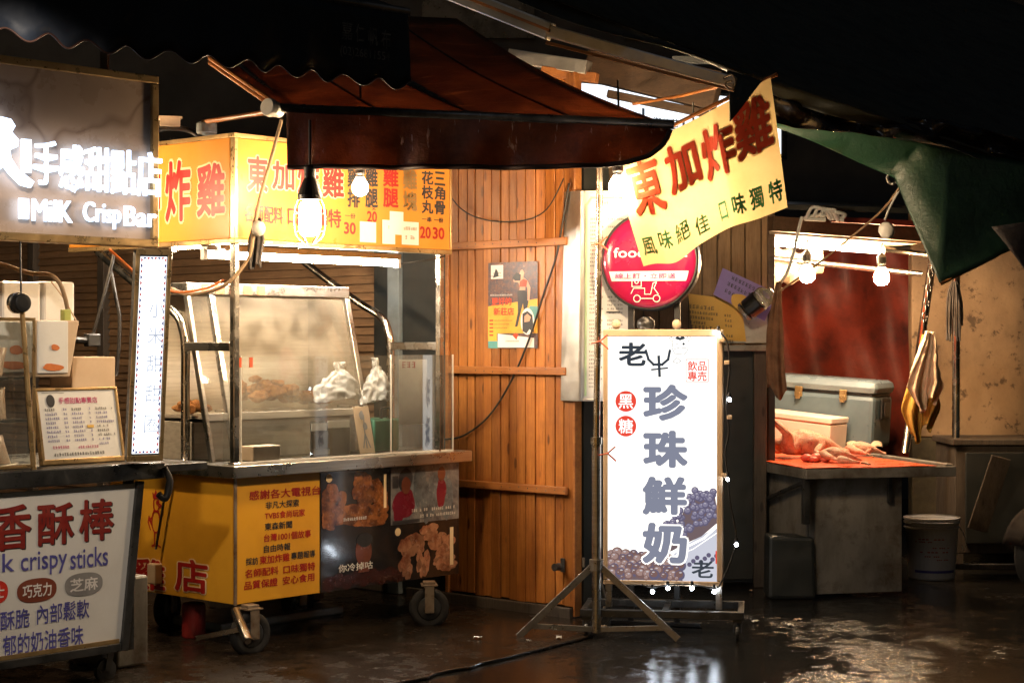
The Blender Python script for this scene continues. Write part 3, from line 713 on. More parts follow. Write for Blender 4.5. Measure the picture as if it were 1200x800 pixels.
# clear guard round the counter
xg0, xg1 = cf.at(291, 470)[0], cf.at(531, 470)[0]; zg = 1.332; xgm = cf.at(467, 470)[0]
mb = MB(); mb.sheet(C.front(.054), xg0, ZT + .004, xgm, zg); mb.build('guard_pane', m_glass, cart)
ra = C.rz - R(9.5); ap = Plane(C.p(xgm, .050, 0), (math.cos(ra), math.sin(ra), 0), V((0, 0, 1))); wa = ap.at(530, 470)[0]
mb = MB(); mb.sheet(ap, 0, ZT + .004, wa, zg); mb.build('end_panel', m_acrylic, cart)
mb = MB(); mb.slab(ap, -.004, ZT + .002, 0, zg + .002, -.004, .004); mb.slab(ap, wa, ZT + .002, wa + .005, zg + .002, -.004, .004); mb.slab(ap, 0, ZT + .0005, wa, ZT + .010, -.004, .004); mb.build('end_panel_edge', m_wplastic, cart)
mb = MB(); mb.sheet(C.left(xg1 - .002), -.42, ZT + .004, -.0565, zg); mb.build('guard_pane', m_glass, cart)
mb = MB(); mb.sheet(C.front(.058), xg0 - .10, ZT + .004, xg0 - .006, zg); mb.build('guard_pane', m_glass, cart)
mb = MB(); mb.box(C, xg0 - .004, xg0 + .001, .047, .061, ZT + .002, zg + .003); mb.box(C, xg0, xgm, .050, .058, ZT + .0005, ZT + .0075); mb.build('guard_edge', m_wplastic, cart)
mb = MB()
for px in (289, 302): x = cf.at(px, 424)[0]; mb.box(C, x - .008, x + .008, .044, .0515, zg - .05, zg - .005)
mb.build('tape_mark', m_tape, cart)
# wheels
def big_wheel(cx, cy, r, wdt, rz, fork=True):
    f = Frame(C.p(cx, cy, 0), rz); ax = f.y
    m = MB(); m.lathe(f.p(0, -wdt / 2, r), ax, [(.02, -.015), (.03, 0), (r * .56, .004), (r * .6, wdt * .2), (r * .6, wdt * .8), (r * .56, wdt - .004), (.03, wdt), (.02, wdt + .015)], 26)
    wl = m.build('wheel', m_dsteel, cart, smooth=False, bevel=.002)
    m = MB(); n = 30; vs = []; fs = []
    prof = [(r * .60, .1), (r * .78, 0), (r * .93, .06), (r, .25), (r * .99, .5), (r, .75), (r * .93, .94), (r * .78, 1), (r * .60, .9)]
    m.lathe(f.p(0, -wdt / 2, r), ax, [(a, b * wdt) for a, b in prof], 36, cap=False); m.build('tyre', m_rubber, wl, smooth=True)
    m = MB()
    for s_ in (-1, 1): m.bar(f.p(0, s_ * (wdt / 2 + .014), r - .02), f.p(.0, s_ * (wdt / 2 + .014), 2 * r + .015), .045, .008, f.y)
    m.box(f, -.04, .04, -wdt / 2 - .02, wdt / 2 + .02, 2 * r + .012, 2 * r + .02); m.tube([f.p(0, -wdt / 2 - .02, r), f.p(0, wdt / 2 + .02, r)], .011, 10)
    m.box(f, -.03, .03, -.03, .03, 2 * r + .02, ZB + .01); m.build('wheel_fork', m_rust, cart, bevel=.002)
q = C.loc(G(292, 770)); big_wheel(q.x + .03, q.y + .03, .098, .055, C.rz - R(8))
q = C.loc(G(508, 736)); big_wheel(q.x, q.y + .03, .098, .05, C.rz - R(42))
q = C.loc(G(349, 726)); big_wheel(q.x, q.y, .098, .05, C.rz)
q = C.loc(G(196, 735)); big_wheel(q.x, q.y, .098, .05, C.rz + R(20))
mb = MB(); a, b = P(232, 747, 8.05), P(283, 737, 7.9); mb.bar(a, b, .03, .022); c = P(276, 716, 7.98); d = P(291, 752, 7.72)
mb.tube([c, d], .022, 14, cap=False); mb.tube([c, c.lerp(d, .97)], .014, 14); mb.build('tow_tube', m_tube, cart, bevel=.001)
mb = MB(); a = pl_.at(186, 668); mb.box(C, -.05, -.005, -a[0] - .03, -a[0] + .03, a[1] - .06, a[1] + .035); so_ = mb.build('socket_box', m_kraft, cart, bevel=.006)
mb = MB(); mb.tube(arc([C.p(-.03, -pl_.at(203, 560)[0], ZT - .06), C.p(-.03, -pl_.at(197, 600)[0], .65), C.p(-.03, -pl_.at(188, 650)[0], .43)], 6), .006, 8); mb.build('flex', m_cable, cart, smooth=True)

# lit tubes under the header
def tube_lamp(name, a, b, r, label, group, parent_mat=m_wplastic, off=(0, 0, .03)):
    a, b = V(a), V(b); t = thing(name, (a + b) / 2 + V(off), label, 'tube light', group=group)
    m = MB(); m.tube([a, b], r, 14); m.build('tube', e_tube, t, smooth=True)
    d = (b - a).normalized(); m = MB(); m.bar(a + V(off) - d * .02, b + V(off) + d * .02, .05, .028)
    for p, s_ in ((a, -1), (b, 1)): m.bar(p + d * s_ * .005, p + d * s_ * .03, .03, .05)
    m.build('batten', parent_mat, t, bevel=.003); return t
a = C.hy(243, 305, .22); b = C.hy(463, 302, .22)
zt = (a.z + b.z) / 2
tube_lamp('tube_light', C.p(a.x, .22, zt), C.p(b.x, .22, zt), .017, 'long glowing tube light under the long yellow header board of the cart', None)
a = C.hx(205, 289, .07); b = C.hx(262, 291, .07)
tube_lamp('tube_light', C.p(.07, a.y, a.z), C.p(.07, b.y + .03, a.z), .014, 'short glowing tube light under the left yellow header board', None)

# display case on the counter
case = thing('display_case', C.p(.5, .3, ZT), 'steel and glass display case with a slanted front, standing on the yellow cart', 'display case', C.rz)
yt, yb, zc = .40, .20, 1.675; xc0, xc1 = .035, 1.07
def slant(z): return lerp(yb, yt, (z - ZT) / (zc - ZT))
mb = MB(); mb.box(C, xc0, xc1, yt - .01, .74, zc - .055, zc); mb.build('top', m_steel, case, bevel=.004)
mb = MB(); mb.box(C, xc0, xc1, .70, .73, ZT + .002, zc - .056); mb.build('back', m_inner, case)
zsf = 1.055
mb = MB(); mb.box(C, xc0 + .02, xc1 - .02, slant(zsf) + .01, .698, zsf - .015, zsf); mb.box(C, xc0 + .02, xc1 - .02, slant(zsf) + .004, slant(zsf) + .0095, zsf - .022, zsf + .012); mb.build('shelf', m_inner, case, bevel=.002)
mb = MB(); mb.box(C, xc0 + .02, xc1 - .02, .36, .69, ZT + .002, zsf - .03); mb.build('warming_box', m_inner, case, bevel=.004)
for x, wd in ((xc1 - .03, .03), (xc0 + .135, .03), (xc0, .02)):
    mb = MB(); mb.hexa([C.p(x, slant(ZT), ZT), C.p(x + wd, slant(ZT), ZT), C.p(x + wd, slant(ZT) + .03, ZT), C.p(x, slant(ZT) + .03, ZT),
                        C.p(x, yt - .012, zc - .056), C.p(x + wd, yt - .012, zc - .056), C.p(x + wd, yt + .018, zc - .056), C.p(x, yt + .018, zc - .056)]); mb.build('slanted_post', m_steel, case, bevel=.003)
x, wd = xc1 - .004, .004
mb = MB(); mb.poly([C.p(xc0 + .02, slant(ZT) + .014, ZT + .01), C.p(xc1 - .031, slant(ZT) + .014, ZT + .01), C.p(xc1 - .031, yt + .002, zc - .06), C.p(xc0 + .02, yt + .002, zc - .06)]); mb.build('slanted_pane', m_glass2, case)
mb = MB(); mb.poly([C.p(xc1 - .003, slant(ZT) + .03, ZT + .003), C.p(xc1 - .003, .70, ZT + .003), C.p(xc1 - .003, .70, zc - .058), C.p(xc1 - .003, yt + .02, zc - .058)]); mb.build('end_pane', m_glass2, case)
mb = MB(); pt_ = C.front(yt - .0105)
for i in range(5): a0 = .12 + .085 * i; mb.sheet(pt_, a0, zc - .05, a0 + .05, zc - .006, .002)
mb.build('red_label', m_tape, case)

# fried chicken
tr = MB(); tr.box(C, .40, .92, .34, .64, zsf + .001, zsf + .012); tr.build('tray', m_tray, None, bevel=.003)
tag(bpy.data.objects['tray'], 'flat steel tray under the fried chicken pieces in the display case', 'tray')
rr = random.Random(8)
base = None; n_ = 0
def crust(c, r, seed):
    m = MB(); rd = random.Random(seed); m.ball((0, 0, 0), r * rd.uniform(1.0, 1.7), r, r * rd.uniform(.6, .95), 14, 9, jit=.22); m.v = [q + V(c) for q in m.v]; return m
spots = []
for i in range(34):
    x = rr.uniform(.42, .90); y = rr.uniform(.36, .60); hgt = .03 + .12 * max(0, 1 - abs(x - .52) / .22) * rr.random()
    spots.append((x, y, zsf + .014 + .025 + hgt))
for i, (x, y, z) in enumerate(spots):
    o = crust(C.p(x, y, z), rr.uniform(.026, .042), i).build('fried_chicken', m_fried, None, loc=C.p(x, y, z), rz=rr.uniform(0, 6), smooth=True, sub=2, crease=(.014, .012))
    tag(o, 'knobbly brown piece of fried chicken heaped on the tray in the display case', 'fried chicken', 'fried chicken pieces in the display case')
for i in range(7):
    x = .07 + .014 * i; y = .42 + .05 * (i % 3); z = zsf + .03 + .02 * (i % 2)
    o = crust(C.p(x, y, z), .028, 40 + i).build('fried_chicken', m_fried, None, loc=C.p(x, y, z), smooth=True, sub=1)
    tag(o, 'brown piece of fried chicken on the shelf left of the cart corner post', 'fried chicken', 'fried chicken pieces left of the corner post')
nt_ = MB(); b = ap.box(469, 421, 502, 497); nt_.sheet(ap, *b, -.012); nt_ = nt_.build('paper_notice', m_paper, cart)
mb = MB(); b = ap.box(472, 424, 492, 431); mb.scribble(ap, b[0], b[1], b[2], b[3] - b[1], -.0105, 3); mb.build('red_writing', m_red, nt_)
# things under the cart
o = MB(); f = Frame(C.p(.62, .55, 0), C.rz); o.box(f, -.35, .45, -.12, .30, .014, .055); tag(o.build('floor_slab', m_plate, None, bevel=.01, loc=f.o, rz=C.rz), 'flat grey slab lying on the ground under the yellow cart', 'slab')
o = MB(); o.lathe(C.p(.10, .42, .016), (0, 0, 1), [(.05, 0), (.055, .006), (.055, .15), (.05, .16), (.02, .165)], 22); tag(o.build('red_canister', m_maroon, None, bevel=.003), 'dark red canister standing under the left end of the yellow cart', 'canister')
f = Frame(C.p(1.0, .85, 0), C.rz - R(4)); t = thing('wooden_crate', f.o, 'old wooden crate pushed under the right end of the cart', 'crate', f.rz)
for k in range(3): o = MB(); o.box(f, -.28, .28, -.02, .0, .03 + .075 * k, .095 + .075 * k); o.build('slat', m_old2, t, bevel=.003)
for x in (-.27, .22): o = MB(); o.box(f, x, x + .05, .001, .25, .016, .26); o.build('corner_block', m_old, t, bevel=.003)
# things on the counter
def bag(name, px, w_, h_, Yb, label, seed):
    """a limp carrier bag hanging from its gathered neck, creased towards the neck"""
    top = P(px[0], px[1], Yb); rd = random.Random(seed); ph = [rd.uniform(0, 6.3) for _ in range(6)]
    pr = [.20, .24, .18, .20, .42, .58, .70, .79, .86, .92, .97, 1.0, 1.0, 1.0]
    def fn(a, b):
        t = 2 * math.pi * a; k = b * 12; i = int(k); q = lerp(pr[i], pr[min(i + 1, 13)], k - i)
        cr = abs(math.sin(4 * t + ph[0] + 1.5 * b)) - abs(math.sin(6.5 * t + ph[1] - 2.5 * b)) * .7 + .5 * math.sin(13 * t + ph[2] + 6 * b)
        q2 = q * (1 + .10 * cr * min(1, b * 3)); c_, s_ = math.cos(t), math.sin(t)
        sq = 1 / max(abs(c_), abs(s_)) ** .45
        skew = .05 * w_ * math.sin(5 * b + ph[3])
        return top + V((c_ * w_ / 2 * q2 * sq + skew, s_ * w_ * .20 * q2 * sq + .02 * w_ * cr, -h_ * b - .05 * h_ * c_ * math.sin(ph[4]) * b + .03 * h_ * math.sin(3 * t + ph[5]) * (b > .2)))
    m = MB(); m.grid(fn, 72, 26); o = m.build(name, m_bag, None, smooth=True, crease=(.045, .035), loc=top - V((0, 0, h_))); return tag(o, label, 'plastic bag')
yb_ = C.p(.72, .30, 0).y
bag('plastic_bag', (396, 424), .21, .185, C.p(.80, .12, 0).y, 'wide white plastic bag hanging in front of the fried chicken behind the clear guard', 2)
bag('plastic_bag', (440, 419), .14, .22, C.p(1.12, .20, 0).y, 'narrow knotted white plastic bag hanging right of the display case', 5)
a = C.hz(437, 531, ZT); 
gb = thing('green_bin', C.p(1.17, .30, ZT), 'small green plastic bin with a black lid clip at the right end of the counter', 'bin', C.rz)
mb = MB(); mb.box(C, 1.08, 1.26, .22, .40, ZT + .002, ZT + .165); mb.build('body', m_greenbin, gb, bevel=.01)
mb = MB(); mb.tube(arc([C.p(1.14, .23, ZT + .165), C.p(1.14, .23, ZT + .215), C.p(1.20, .23, ZT + .215), C.p(1.20, .23, ZT + .165)], 5), .006, 8); mb.build('handle', m_black, gb, smooth=True)
# leaning card with ink drawing
bl = P(422, 532, C.p(.98, .07, 0).y); 
lp = Plane(V((bl.x, bl.y, ZT + .003)), C.x + V((0, 0, 0)), V((-.16, .10, 1)))
cd = thing('leaning_card', lp.pt(.05, 0), 'narrow pale card with black ink marks leaning on the slanted pane', 'card')
mb = MB(); mb.slab(lp, 0, 0, .105, .235, -.006, 0); mb.build('board', m_kraft, cd, bevel=.002)
mb = MB(); mb.stroke(lp, [(.052, .03), (.052, .12), (.060, .19)], .008, .002); mb.stroke(lp, [(.03, .03), (.052, .10), (.075, .03)], .007, .0022); mb.blob(lp, .045, .19, .016, .022, .0025, 16); mb.blob(lp, .06, .135, .014, .02, .0024, 16, .1, 3); mb.build('ink_drawing', m_greyprint, cd)
def pack(px0, px1, py0, py1, y, d, mat, label, name='paper_pack', cat='paper pack'):
    a = C.hy(px0, py1, y); b = C.hy(px1, py0, y); h_ = abs(b.z - a.z)
    m = MB(); m.box(C, a.x, b.x, y, y + d, ZT + .003, ZT + .003 + h_); o = m.build(name, mat, None, bevel=.006); return tag(o, label, cat)
pack(297, 329, 514, 534, .075, .09, m_kraft, 'low pale paper pack lying at the left end behind the clear guard')
hold = thing('clear_price_holder', C.p(.75, .08, ZT), 'clear upright holder with cream paper slips standing behind the guard', 'price holder', C.rz)
a = C.hy(364, 530, .09); b = C.hy(410, 492, .09)
mb = MB(); mb.box(C, a.x, b.x, .09, .094, ZT + .003, 1.02); mb.box(C, a.x, b.x, .094, .15, ZT + .003, ZT + .008); mb.build('clear_stand', m_bottle, hold)
mb = MB(); mb.box(C, a.x + .005, a.x + .10, .086, .0893, .975, 1.01); mb.box(C, a.x + .108, b.x - .005, .086, .0893, .985, 1.02); mb.box(C, a.x + .02, a.x + .12, .086, .0893, .86, .885); mb.build('paper_slip', m_paper, hold)
# rag and rope on the corner post
def cloth_strip(name, top, w_, h_, mat, label, cat, seed, tw=.3, taper=.6, uax=V((1, 0, 0)), sag=0.0, group=None, nax=V((0, 1, 0))):
    rd = random.Random(seed); ph = [rd.uniform(0, 6.3) for _ in range(5)]
    def fn(a, b):
        k = w_ * lerp(.35, 1, min(1, b * 2.2)) * lerp(1, taper, b); x = (a - .5) * k
        return V(top) + uax * (x + .03 * h_ * math.sin(3 * b + ph[0])) - V((0, 0, 1)) * (h_ * b * (1 + .06 * math.sin(6 * a + ph[1]))) + nax * (tw * w_ * (.25 * math.sin(9 * a + ph[2] + 2 * b) + .14 * math.sin(17 * a + ph[3])) * (.4 + b))
    m = MB(); m.grid(fn, 26, 20); o = m.build(name, mat, None, loc=V(top), smooth=True, solid=.004); return tag(o, label, cat, group)
cloth_strip('tied_rag', P(300, 255, 7.98), .09, .22, m_rag, 'grey rag knotted with pale rope round the cart corner post', 'rag', 4, .5)
o = MB(); o.ball(P(303, 268, 7.93), .035, .03, .035, jit=.1); tag(o.build('cloth_knot', m_bag, None, smooth=True, sub=1), 'pale cloth knot tied beside the grey rag', 'knot')
o = MB(); o.tube(arc([P(330, 140, 7.75), P(318, 185, 7.85), P(304, 235, 7.93), P(297, 275, 7.95), P(290, 305, 7.97), P(262, 335, 7.95), P(225, 345, 8.0), P(200, 338, 8.2)], 6), .0085, 8)
tag(o.build('orange_rope', m_ropey, None, smooth=True), 'thin brown rope running from the awning bar down past the corner post', 'rope')

# ================================================================ snack stall on the left
st = thing('snack_stall', L.p(-.8, .4, 0), 'white fronted snack stall with dark steel counter and red lettering', 'stall', L.rz)
lf = L.front(); ZL = .905
mb = MB(); mb.box(L, -1.9, .10, -.06, .85, ZL - .068, ZL); mb.build('counter_top', m_dsteel, st, bevel=.006)
q = L.hy(238, 548, -.02)
mb = MB(); mb.box(L, .101, q.x, -.05, .32, ZL - .045, ZL - .012); mb.build('side_shelf', m_dsteel, st, bevel=.004)
# front board, hung from the counter edge, its right edge slanting in
fb = Plane(L.p(0, -.02, 0), L.x, V((0, 0, 1)))
tr_ = fb.at(160, 565); br_ = fb.at(141, 752); zb_ = br_[1]; zt_ = ZL - .085
mb = MB(); mb.prism([fb.pt(-1.9, zb_, 0), fb.pt(br_[0], zb_, 0), fb.pt(tr_[0], zt_, 0), fb.pt(-1.9, zt_, 0)], fb.n * -.02); bd = mb.build('front_board', m_white, st)
mb = MB(); mb.bar(fb.pt(br_[0] + .012, zb_ - .035, .004), fb.pt(tr_[0] + .012, zt_ + .01, .004), .034, .024, fb.n); mb.bar(fb.pt(-1.9, zb_ - .018, .004), fb.pt(br_[0] - .006, zb_ - .018, .004), .034, .024, fb.n)
mb.build('board_frame', m_dsteel, st, bevel=.003)
mb = MB(); mb.bar(fb.pt(-1.9, zb_ + .008, .003), fb.pt(br_[0] - .01, zb_ + .008, .003), .016, .01, fb.n); mb.build('gold_strip', m_gold, st)
def quadbox(x0, x1, ya, yb, h): return fb.box(x0, (ya + yb) / 2 - h / 2, x1, (ya + yb) / 2 + h / 2)
mr, mk, mbl = MB(), MB(), MB()
for ch, bx in (('香', (-8, 592, 35, 643)), ('酥', (44, 590, 85, 637)), ('棒', (93, 585, 132, 632)), ('奶', (-58, 596, -14, 648))): 
    b = fb.box(*bx); mk.txt(ch, fb, (b[0] + .006, b[1] - .004, b[2] + .006, b[3] - .004), .0015, .02); mr.txt(ch, fb, b, .003, .02)
mk.build('lettering_edge', m_ink, bd); mr.build('lettering', m_maroon, bd)
a, b, c = fb.box(-36, 651, 16, 673), fb.box(24, 645, 78, 673), fb.box(82, 641, 126, 664)
mbl.txt('Milk', fb, (a[0], a[1] + .006, a[2], a[3] + .004), .003, .008); mbl.txt('crispy', fb, b, .003, .008); mbl.txt('sticks', fb, c, .003, .008)
for t, bx in (('酥脆', (0, 714, 34, 736)), ('內部鬆軟', (43, 705, 104, 727)), ('外皮', (-44, 718, -8, 740)), ('郁的奶油香味', (3, 738, 97, 762)), ('濃', (-18, 744, -2, 766))):
    x0, y0, x1, y1 = bx; mbl.txt(t, fb, fb.box(*bx), .003, .012)
mbl.build('lettering', m_blue, bd)
def oval(px, py, rx, ry, mat, t, nm):
    u, v = fb.at(px, py); u1, _ = fb.at(px + rx, py); r1 = u1 - u; h_ = abs(fb.at(px, py + ry)[1] - v)
    m = MB(); pts_ = []
    for k in range(32):
        t_ = 2 * math.pi * k / 32; c_, s_ = math.cos(t_), math.sin(t_)
        pts_.append(fb.pt(u + r1 * math.copysign(abs(c_) ** .8, c_), v + h_ * math.copysign(abs(s_) ** .8, s_), .0022))
    m.poly(pts_); o_ = m.build(nm, mat, bd)
    m = MB(); m.txt(t, fb, (u - r1 * .72, v - h_ * .55, u + r1 * .72, v + h_ * .55), .0035, .02); m.build('lettering', m_wtxt, o_) if False else m.build('lettering', m_wtxt, bd)
oval(-8, 694, 17, 14, m_redoval, '起士', 'red_oval'); oval(43, 691, 23, 14, m_choc, '巧克力', 'brown_oval'); oval(98, 684, 22, 13.5, m_sesame, '芝麻', 'grey_oval')
mb = MB(); mb.box(L, -.05, -.01, -.0, .03, .14, ZL - .07); mb.box(L, -1.9, -.0, .03, .8, .20, .24); mb.build('leg_frame', m_dsteel, st, bevel=.003)
q = L.loc(G(128, 800)); f = Frame(L.p(q.x, q.y + .03, 0), L.rz)
mb = MB(); mb.lathe(f.p(0, -.015, .05), f.y, [(.02, 0), (.048, .003), (.05, .015), (.048, .027), (.02, .03)], 20); mb.bar(f.p(0, -.02, .05), f.p(.02, -.02, .14), .03, .004, f.y); mb.bar(f.p(0, .02, .05), f.p(.02, .02, .14), .03, .004, f.y)
mb.box(f, -.03, .05, -.03, .03, .135, .20); mb.build('caster', m_dsteel, st)
mb = MB(); mb.tube(arc([L.p(.085, -.07, ZL - .02), L.p(.105, -.085, ZL - .08), L.p(.09, -.075, ZL - .15), L.p(.06, -.065, ZL - .13)], 5), .014, 8); mb.build('cable_loop', m_cable, st, smooth=True)
# metal bin behind the board, right of it
gbn = MB(); a = G(152, 783); D2 = Frame(V((-1.66, 7.60, 0)), L.rz)
gbn.box(D2, -.03, .13, -.02, .35, .02, .40); o = gbn.build('steel_bin', m_sheet, None, loc=D2.p(.05, .1, 0), rz=L.rz, bevel=.01); tag(o, 'grey sheet metal box standing on the ground behind the white board', 'metal box')

# backlit sign over the stall
sp = L.front(-.03)
x1, zT = sp.at(184, 90); zB = sp.at(180, 290)[1]
bs = thing('backlit_sign', sp.pt(-.6, zB), 'big marbled sign with glowing white raised letters hanging over the snack stall', 'sign', L.rz)
mb = MB(); mb.slab(sp, -1.7, zB + .03, x1 - .03, zT - .03, -.05, 0); pnl = mb.build('panel', m_stone, bs)
mb = MB(); fw = .034
for u0_, v0_, u1_, v1_ in ((-1.7, zT - fw + .002, x1, zT), (-1.7, zB, x1, zB + fw - .002), (x1 - fw, zB + fw - .001, x1, zT - fw + .001)): mb.slab(sp, u0_, v0_, u1_, v1_, -.07, .014)
mb.build('frame', m_gold, bs, bevel=.004)
def raised(t, px, off, nm='raised_letters', d=.018):
    b = sp.box(*px); m = MB(); m.txt(t, sp, b, d, off); return m
mb = MB()
for i, ch in enumerate('手感甜點店'):
    x0 = 35 + 30.2 * i; y0 = 166 + 2.9 * i + (2 if i else 0); mb.txt(ch, sp, sp.box(x0, y0, x0 + 28, y0 + 51), .035, .012)
b = sp.box(20, 164, 31, 203); mb.slab(sp, *b, .025, .0351)
lt = mb.build('raised_letters', e_letter, bs); 
q = lt.modifiers.new('depth', 'SOLIDIFY'); q.thickness = .014; q.offset = -1
mb = MB(); mb.poly([sp.pt(*sp.at(x, y), .04) for x, y in ((-60, 142), (-8, 138), (4, 141), (9, 149), (5, 156), (13, 165), (12, 173), (3, 177), (4, 186), (12, 199), (31, 214), (27, 221), (16, 218), (2, 204), (-4, 196), (-30, 214), (-60, 224))])
lt = mb.build('raised_letters', e_letter, bs); q = lt.modifiers.new('depth', 'SOLIDIFY'); q.thickness = .014; q.offset = -1
mb = MB()
mb.txt('MilK', sp, sp.box(33, 235, 79, 260), .035, .008); mb.txt('Crisp', sp, sp.box(93, 238, 136, 268), .035, .008); mb.txt('Bar', sp, sp.box(141, 243, 178, 266), .035, .008); mb.slab(sp, *sp.box(17, 233, 28, 257), .025, .0351)
lt = mb.build('raised_letters', e_letter, bs); q = lt.modifiers.new('depth', 'SOLIDIFY'); q.thickness = .012; q.offset = -1
mb = MB(); mb.bar(sp.pt(-1.0, zT, -.04), sp.pt(-1.0, zT + .3, -.04), .03, .03); mb.bar(sp.pt(-.15, zT, -.04), sp.pt(-.15, zT + .3, -.04), .03, .03); mb.build('hanger', m_dsteel, bs)

# narrow upright light box
u_ = V((math.cos(R(22)), math.sin(R(22)), 0)); lb0 = P(149, 540, 7.22)
np_ = Plane(lb0, u_, V((.045, 0, 1)))
w_n = np_.at(190, 538)[0]; h_n = np_.at(160, 292)[1]
nb = thing('narrow_light_box', np_.pt(w_n / 2, 0, -.05), 'tall narrow lit sign with red and blue zigzag border beside the snack counter', 'sign')
mb = MB(); mb.slab(np_, 0, 0, w_n, h_n, -.075, -.002); mb.build('case', m_black, nb, bevel=.004)
e_ = .017
mb = MB(); mb.sheet(np_, e_, e_ + .012, w_n - e_, h_n - e_ - .012, .0015); fc_ = mb.build('lit_face', e_narrow, nb)
mb = MB()
for u0_, v0_, u1_, v1_ in ((-.002, h_n - .022, w_n + .002, h_n + .002), (-.002, -.002, w_n + .002, .022), (-.002, .022, e_ - .003, h_n - .022), (w_n - e_ + .003, .022, w_n + .002, h_n - .022)): mb.slab(np_, u0_, v0_, u1_, v1_, -.0015, .008)
mb.build('frame', m_gold, nb, bevel=.002)
m1, m2 = MB(), MB(); n_ = 34; y0 = e_ + .014; y1 = h_n - e_ - .014
for i in range(n_):
    v = lerp(y0, y1, i / n_); d = (y1 - y0) / n_
    for s_, u0 in ((1, e_ + .002), (-1, w_n - e_ - .002)):
        (m1 if i % 2 else m2).poly([np_.pt(u0, v, .003), np_.pt(u0 + s_ * .009, v + d / 2, .003), np_.pt(u0, v + d, .003)])
for i in range(6):
    d = (w_n - 2 * e_ - .02) / 6; u = e_ + .01 + d * i
    for s_, v0 in ((1, y0), (-1, y1)): (m1 if i % 2 else m2).poly([np_.pt(u, v0, .0032), np_.pt(u + d / 2, v0 + s_ * .012, .0032), np_.pt(u + d, v0, .0032)])
m1.build('border', e_bordr, fc_); m2.build('border', e_bordb, fc_)
mb = MB()
for ch, y0, y1 in (('小', 352, 373), ('米', 384, 404), ('甜', 417, 437), ('甜', 452, 472), ('圈', 487, 508)): mb.txt(ch, np_, np_.box(167, y0, 185, y1), .003, -.004)
b = np_.box(166, 484, 186, 512)
mb.stroke(np_, [(b[0], b[1]), (b[2], b[1]), (b[2], b[3]), (b[0], b[3]), (b[0], b[1])], .003, .003); mb.build('lettering', e_narrowtxt, fc_)

# menu board leaning back on the counter
mp0 = L.loc(P(50, 543, 7.12)); a = L.p(mp0.x, mp0.y, ZL + .002)
mp = Plane(a, L.x, L.y * .20 + V((0, 0, 1))); wm = mp.at(146, 535)[0]; hm = mp.at(40, 455)[1]
mn = thing('menu_board', mp.pt(wm / 2, 0), 'small white menu board in a wooden frame leaning on the snack counter', 'menu board', L.rz)
mb = MB(); mb.slab(mp, 0.008, .008, wm - .008, hm - .004, -.02, -.001); fcm = mb.build('face', m_paper, mn)
mb = MB()
for u0_, v0_, u1_, v1_ in ((0, 0, wm, .022), (0, hm - .012, wm, hm), (0, .022, .012, hm - .012), (wm - .012, .022, wm, hm - .012)): mb.slab(mp, u0_, v0_, u1_, v1_, -.024, .006)
mb.build('frame', m_gold, mn, bevel=.003)
mr, mbl, mk = MB(), MB(), MB()
mr.txt('手感甜點專賣店', mp, (wm * .27, hm * .79, wm * .74, hm * .87), .002, .012)
mk.disc(mp, wm * .175, hm * .83, .020, .0015, 24, .026)
rows = 9
for i in range(rows):
    v = hm * (.70 - .058 * i); hh = .0095
    if i < 8:
        (mk if i == 0 else mbl).scribble(mp, wm * .09, v, wm * (.22 + .03 * (i % 3)), hh, .002, i); mbl.scribble(mp, wm * .31, v, wm * .36, hh, .002, 20 + i)
        (mk if i == 0 else mbl).scribble(mp, wm * .41, v, wm * (.54 + .03 * (i % 2)), hh, .002, 40 + i); mbl.scribble(mp, wm * .62, v, wm * .66, hh, .002, 60 + i)
    (mk if i in (0, 4, 5, 6) else mbl).scribble(mp, wm * .70, v, wm * (.86 if i % 3 else .92), hh, .002, 80 + i, .8)
mr.scribble(mp, wm * .14, hm * .205, wm * .36, .011, .002, 3); mr.scribble(mp, wm * .44, hm * .195, wm * .70, .011, .002, 4)
mk.scribble(mp, wm * .14, hm * .11, wm * .78, .012, .002, 6)
mk.stroke(mp, [(wm * .08, hm * .06), (wm * .2, hm * .065), (wm * .32, hm * .055)], .0015, .002); mk.stroke(mp, [(wm * .08, hm * .935), (wm * .26, hm * .94), (wm * .34, hm * .93)], .0015, .002)
mr.build('lettering', m_magtxt, fcm); mbl.build('lettering', m_blue, fcm); mk.build('lettering', m_ink, fcm)
mb = MB(); mb.slab(mp, wm * .58, hm * .465, wm * .66, hm * .50, .001, .003); mb.build('price_patch', m_ycard, fcm)

# glass case at the far left of the counter
Y0 = .02
q = L.hy(42, 530, Y0); gx1 = q.x; gx0 = -1.45
gc = thing('snack_case', L.p(gx1 - .3, .2, ZL), 'brass edged glass case with three shelves of snack bags on the left counter', 'glass case', L.rz)
zt3 = L.hy(30, 372, Y0).z
mb = MB()
for x, y in ((gx1 - .012, Y0), (gx1 - .012, Y0 + .36)): mb.box(L, x, x + .012, y, y + .012, ZL + .002, zt3)
for z in (ZL + .002, zt3 - .012): mb.box(L, gx0, gx1 - .0125, Y0, Y0 + .012, z, z + .012)
mb.build('brass_edge', m_gold, gc, bevel=.002)
shz = [ZL + .016, L.hy(30, 491, Y0).z, L.hy(30, 441, Y0).z]
for z in shz:
    mb = MB(); mb.box(L, gx0, gx1 - .014, Y0 + .014, Y0 + .35, z - .012, z); mb.build('shelf', m_steel, gc, bevel=.003)
mb = MB(); mb.box(L, gx0, gx1 - .0125, Y0 + .004, Y0 + .008, ZL + .015, zt3 - .013); mb.build('front_pane', m_glass, gc)
mb = MB(); mb.box(L, gx0, gx1 - .013, Y0 + .355, Y0 + .36, ZL + .015, zt3 - .013); mb.build('back_panel', m_kraft, gc)
m_snack = surf('printed snack bag', (.74, .55, .40), .35, 0, (.66, .40, .26), 9, dirt=(.72, .20, .05), dscale=16, dlo=.60, dhi=.66)
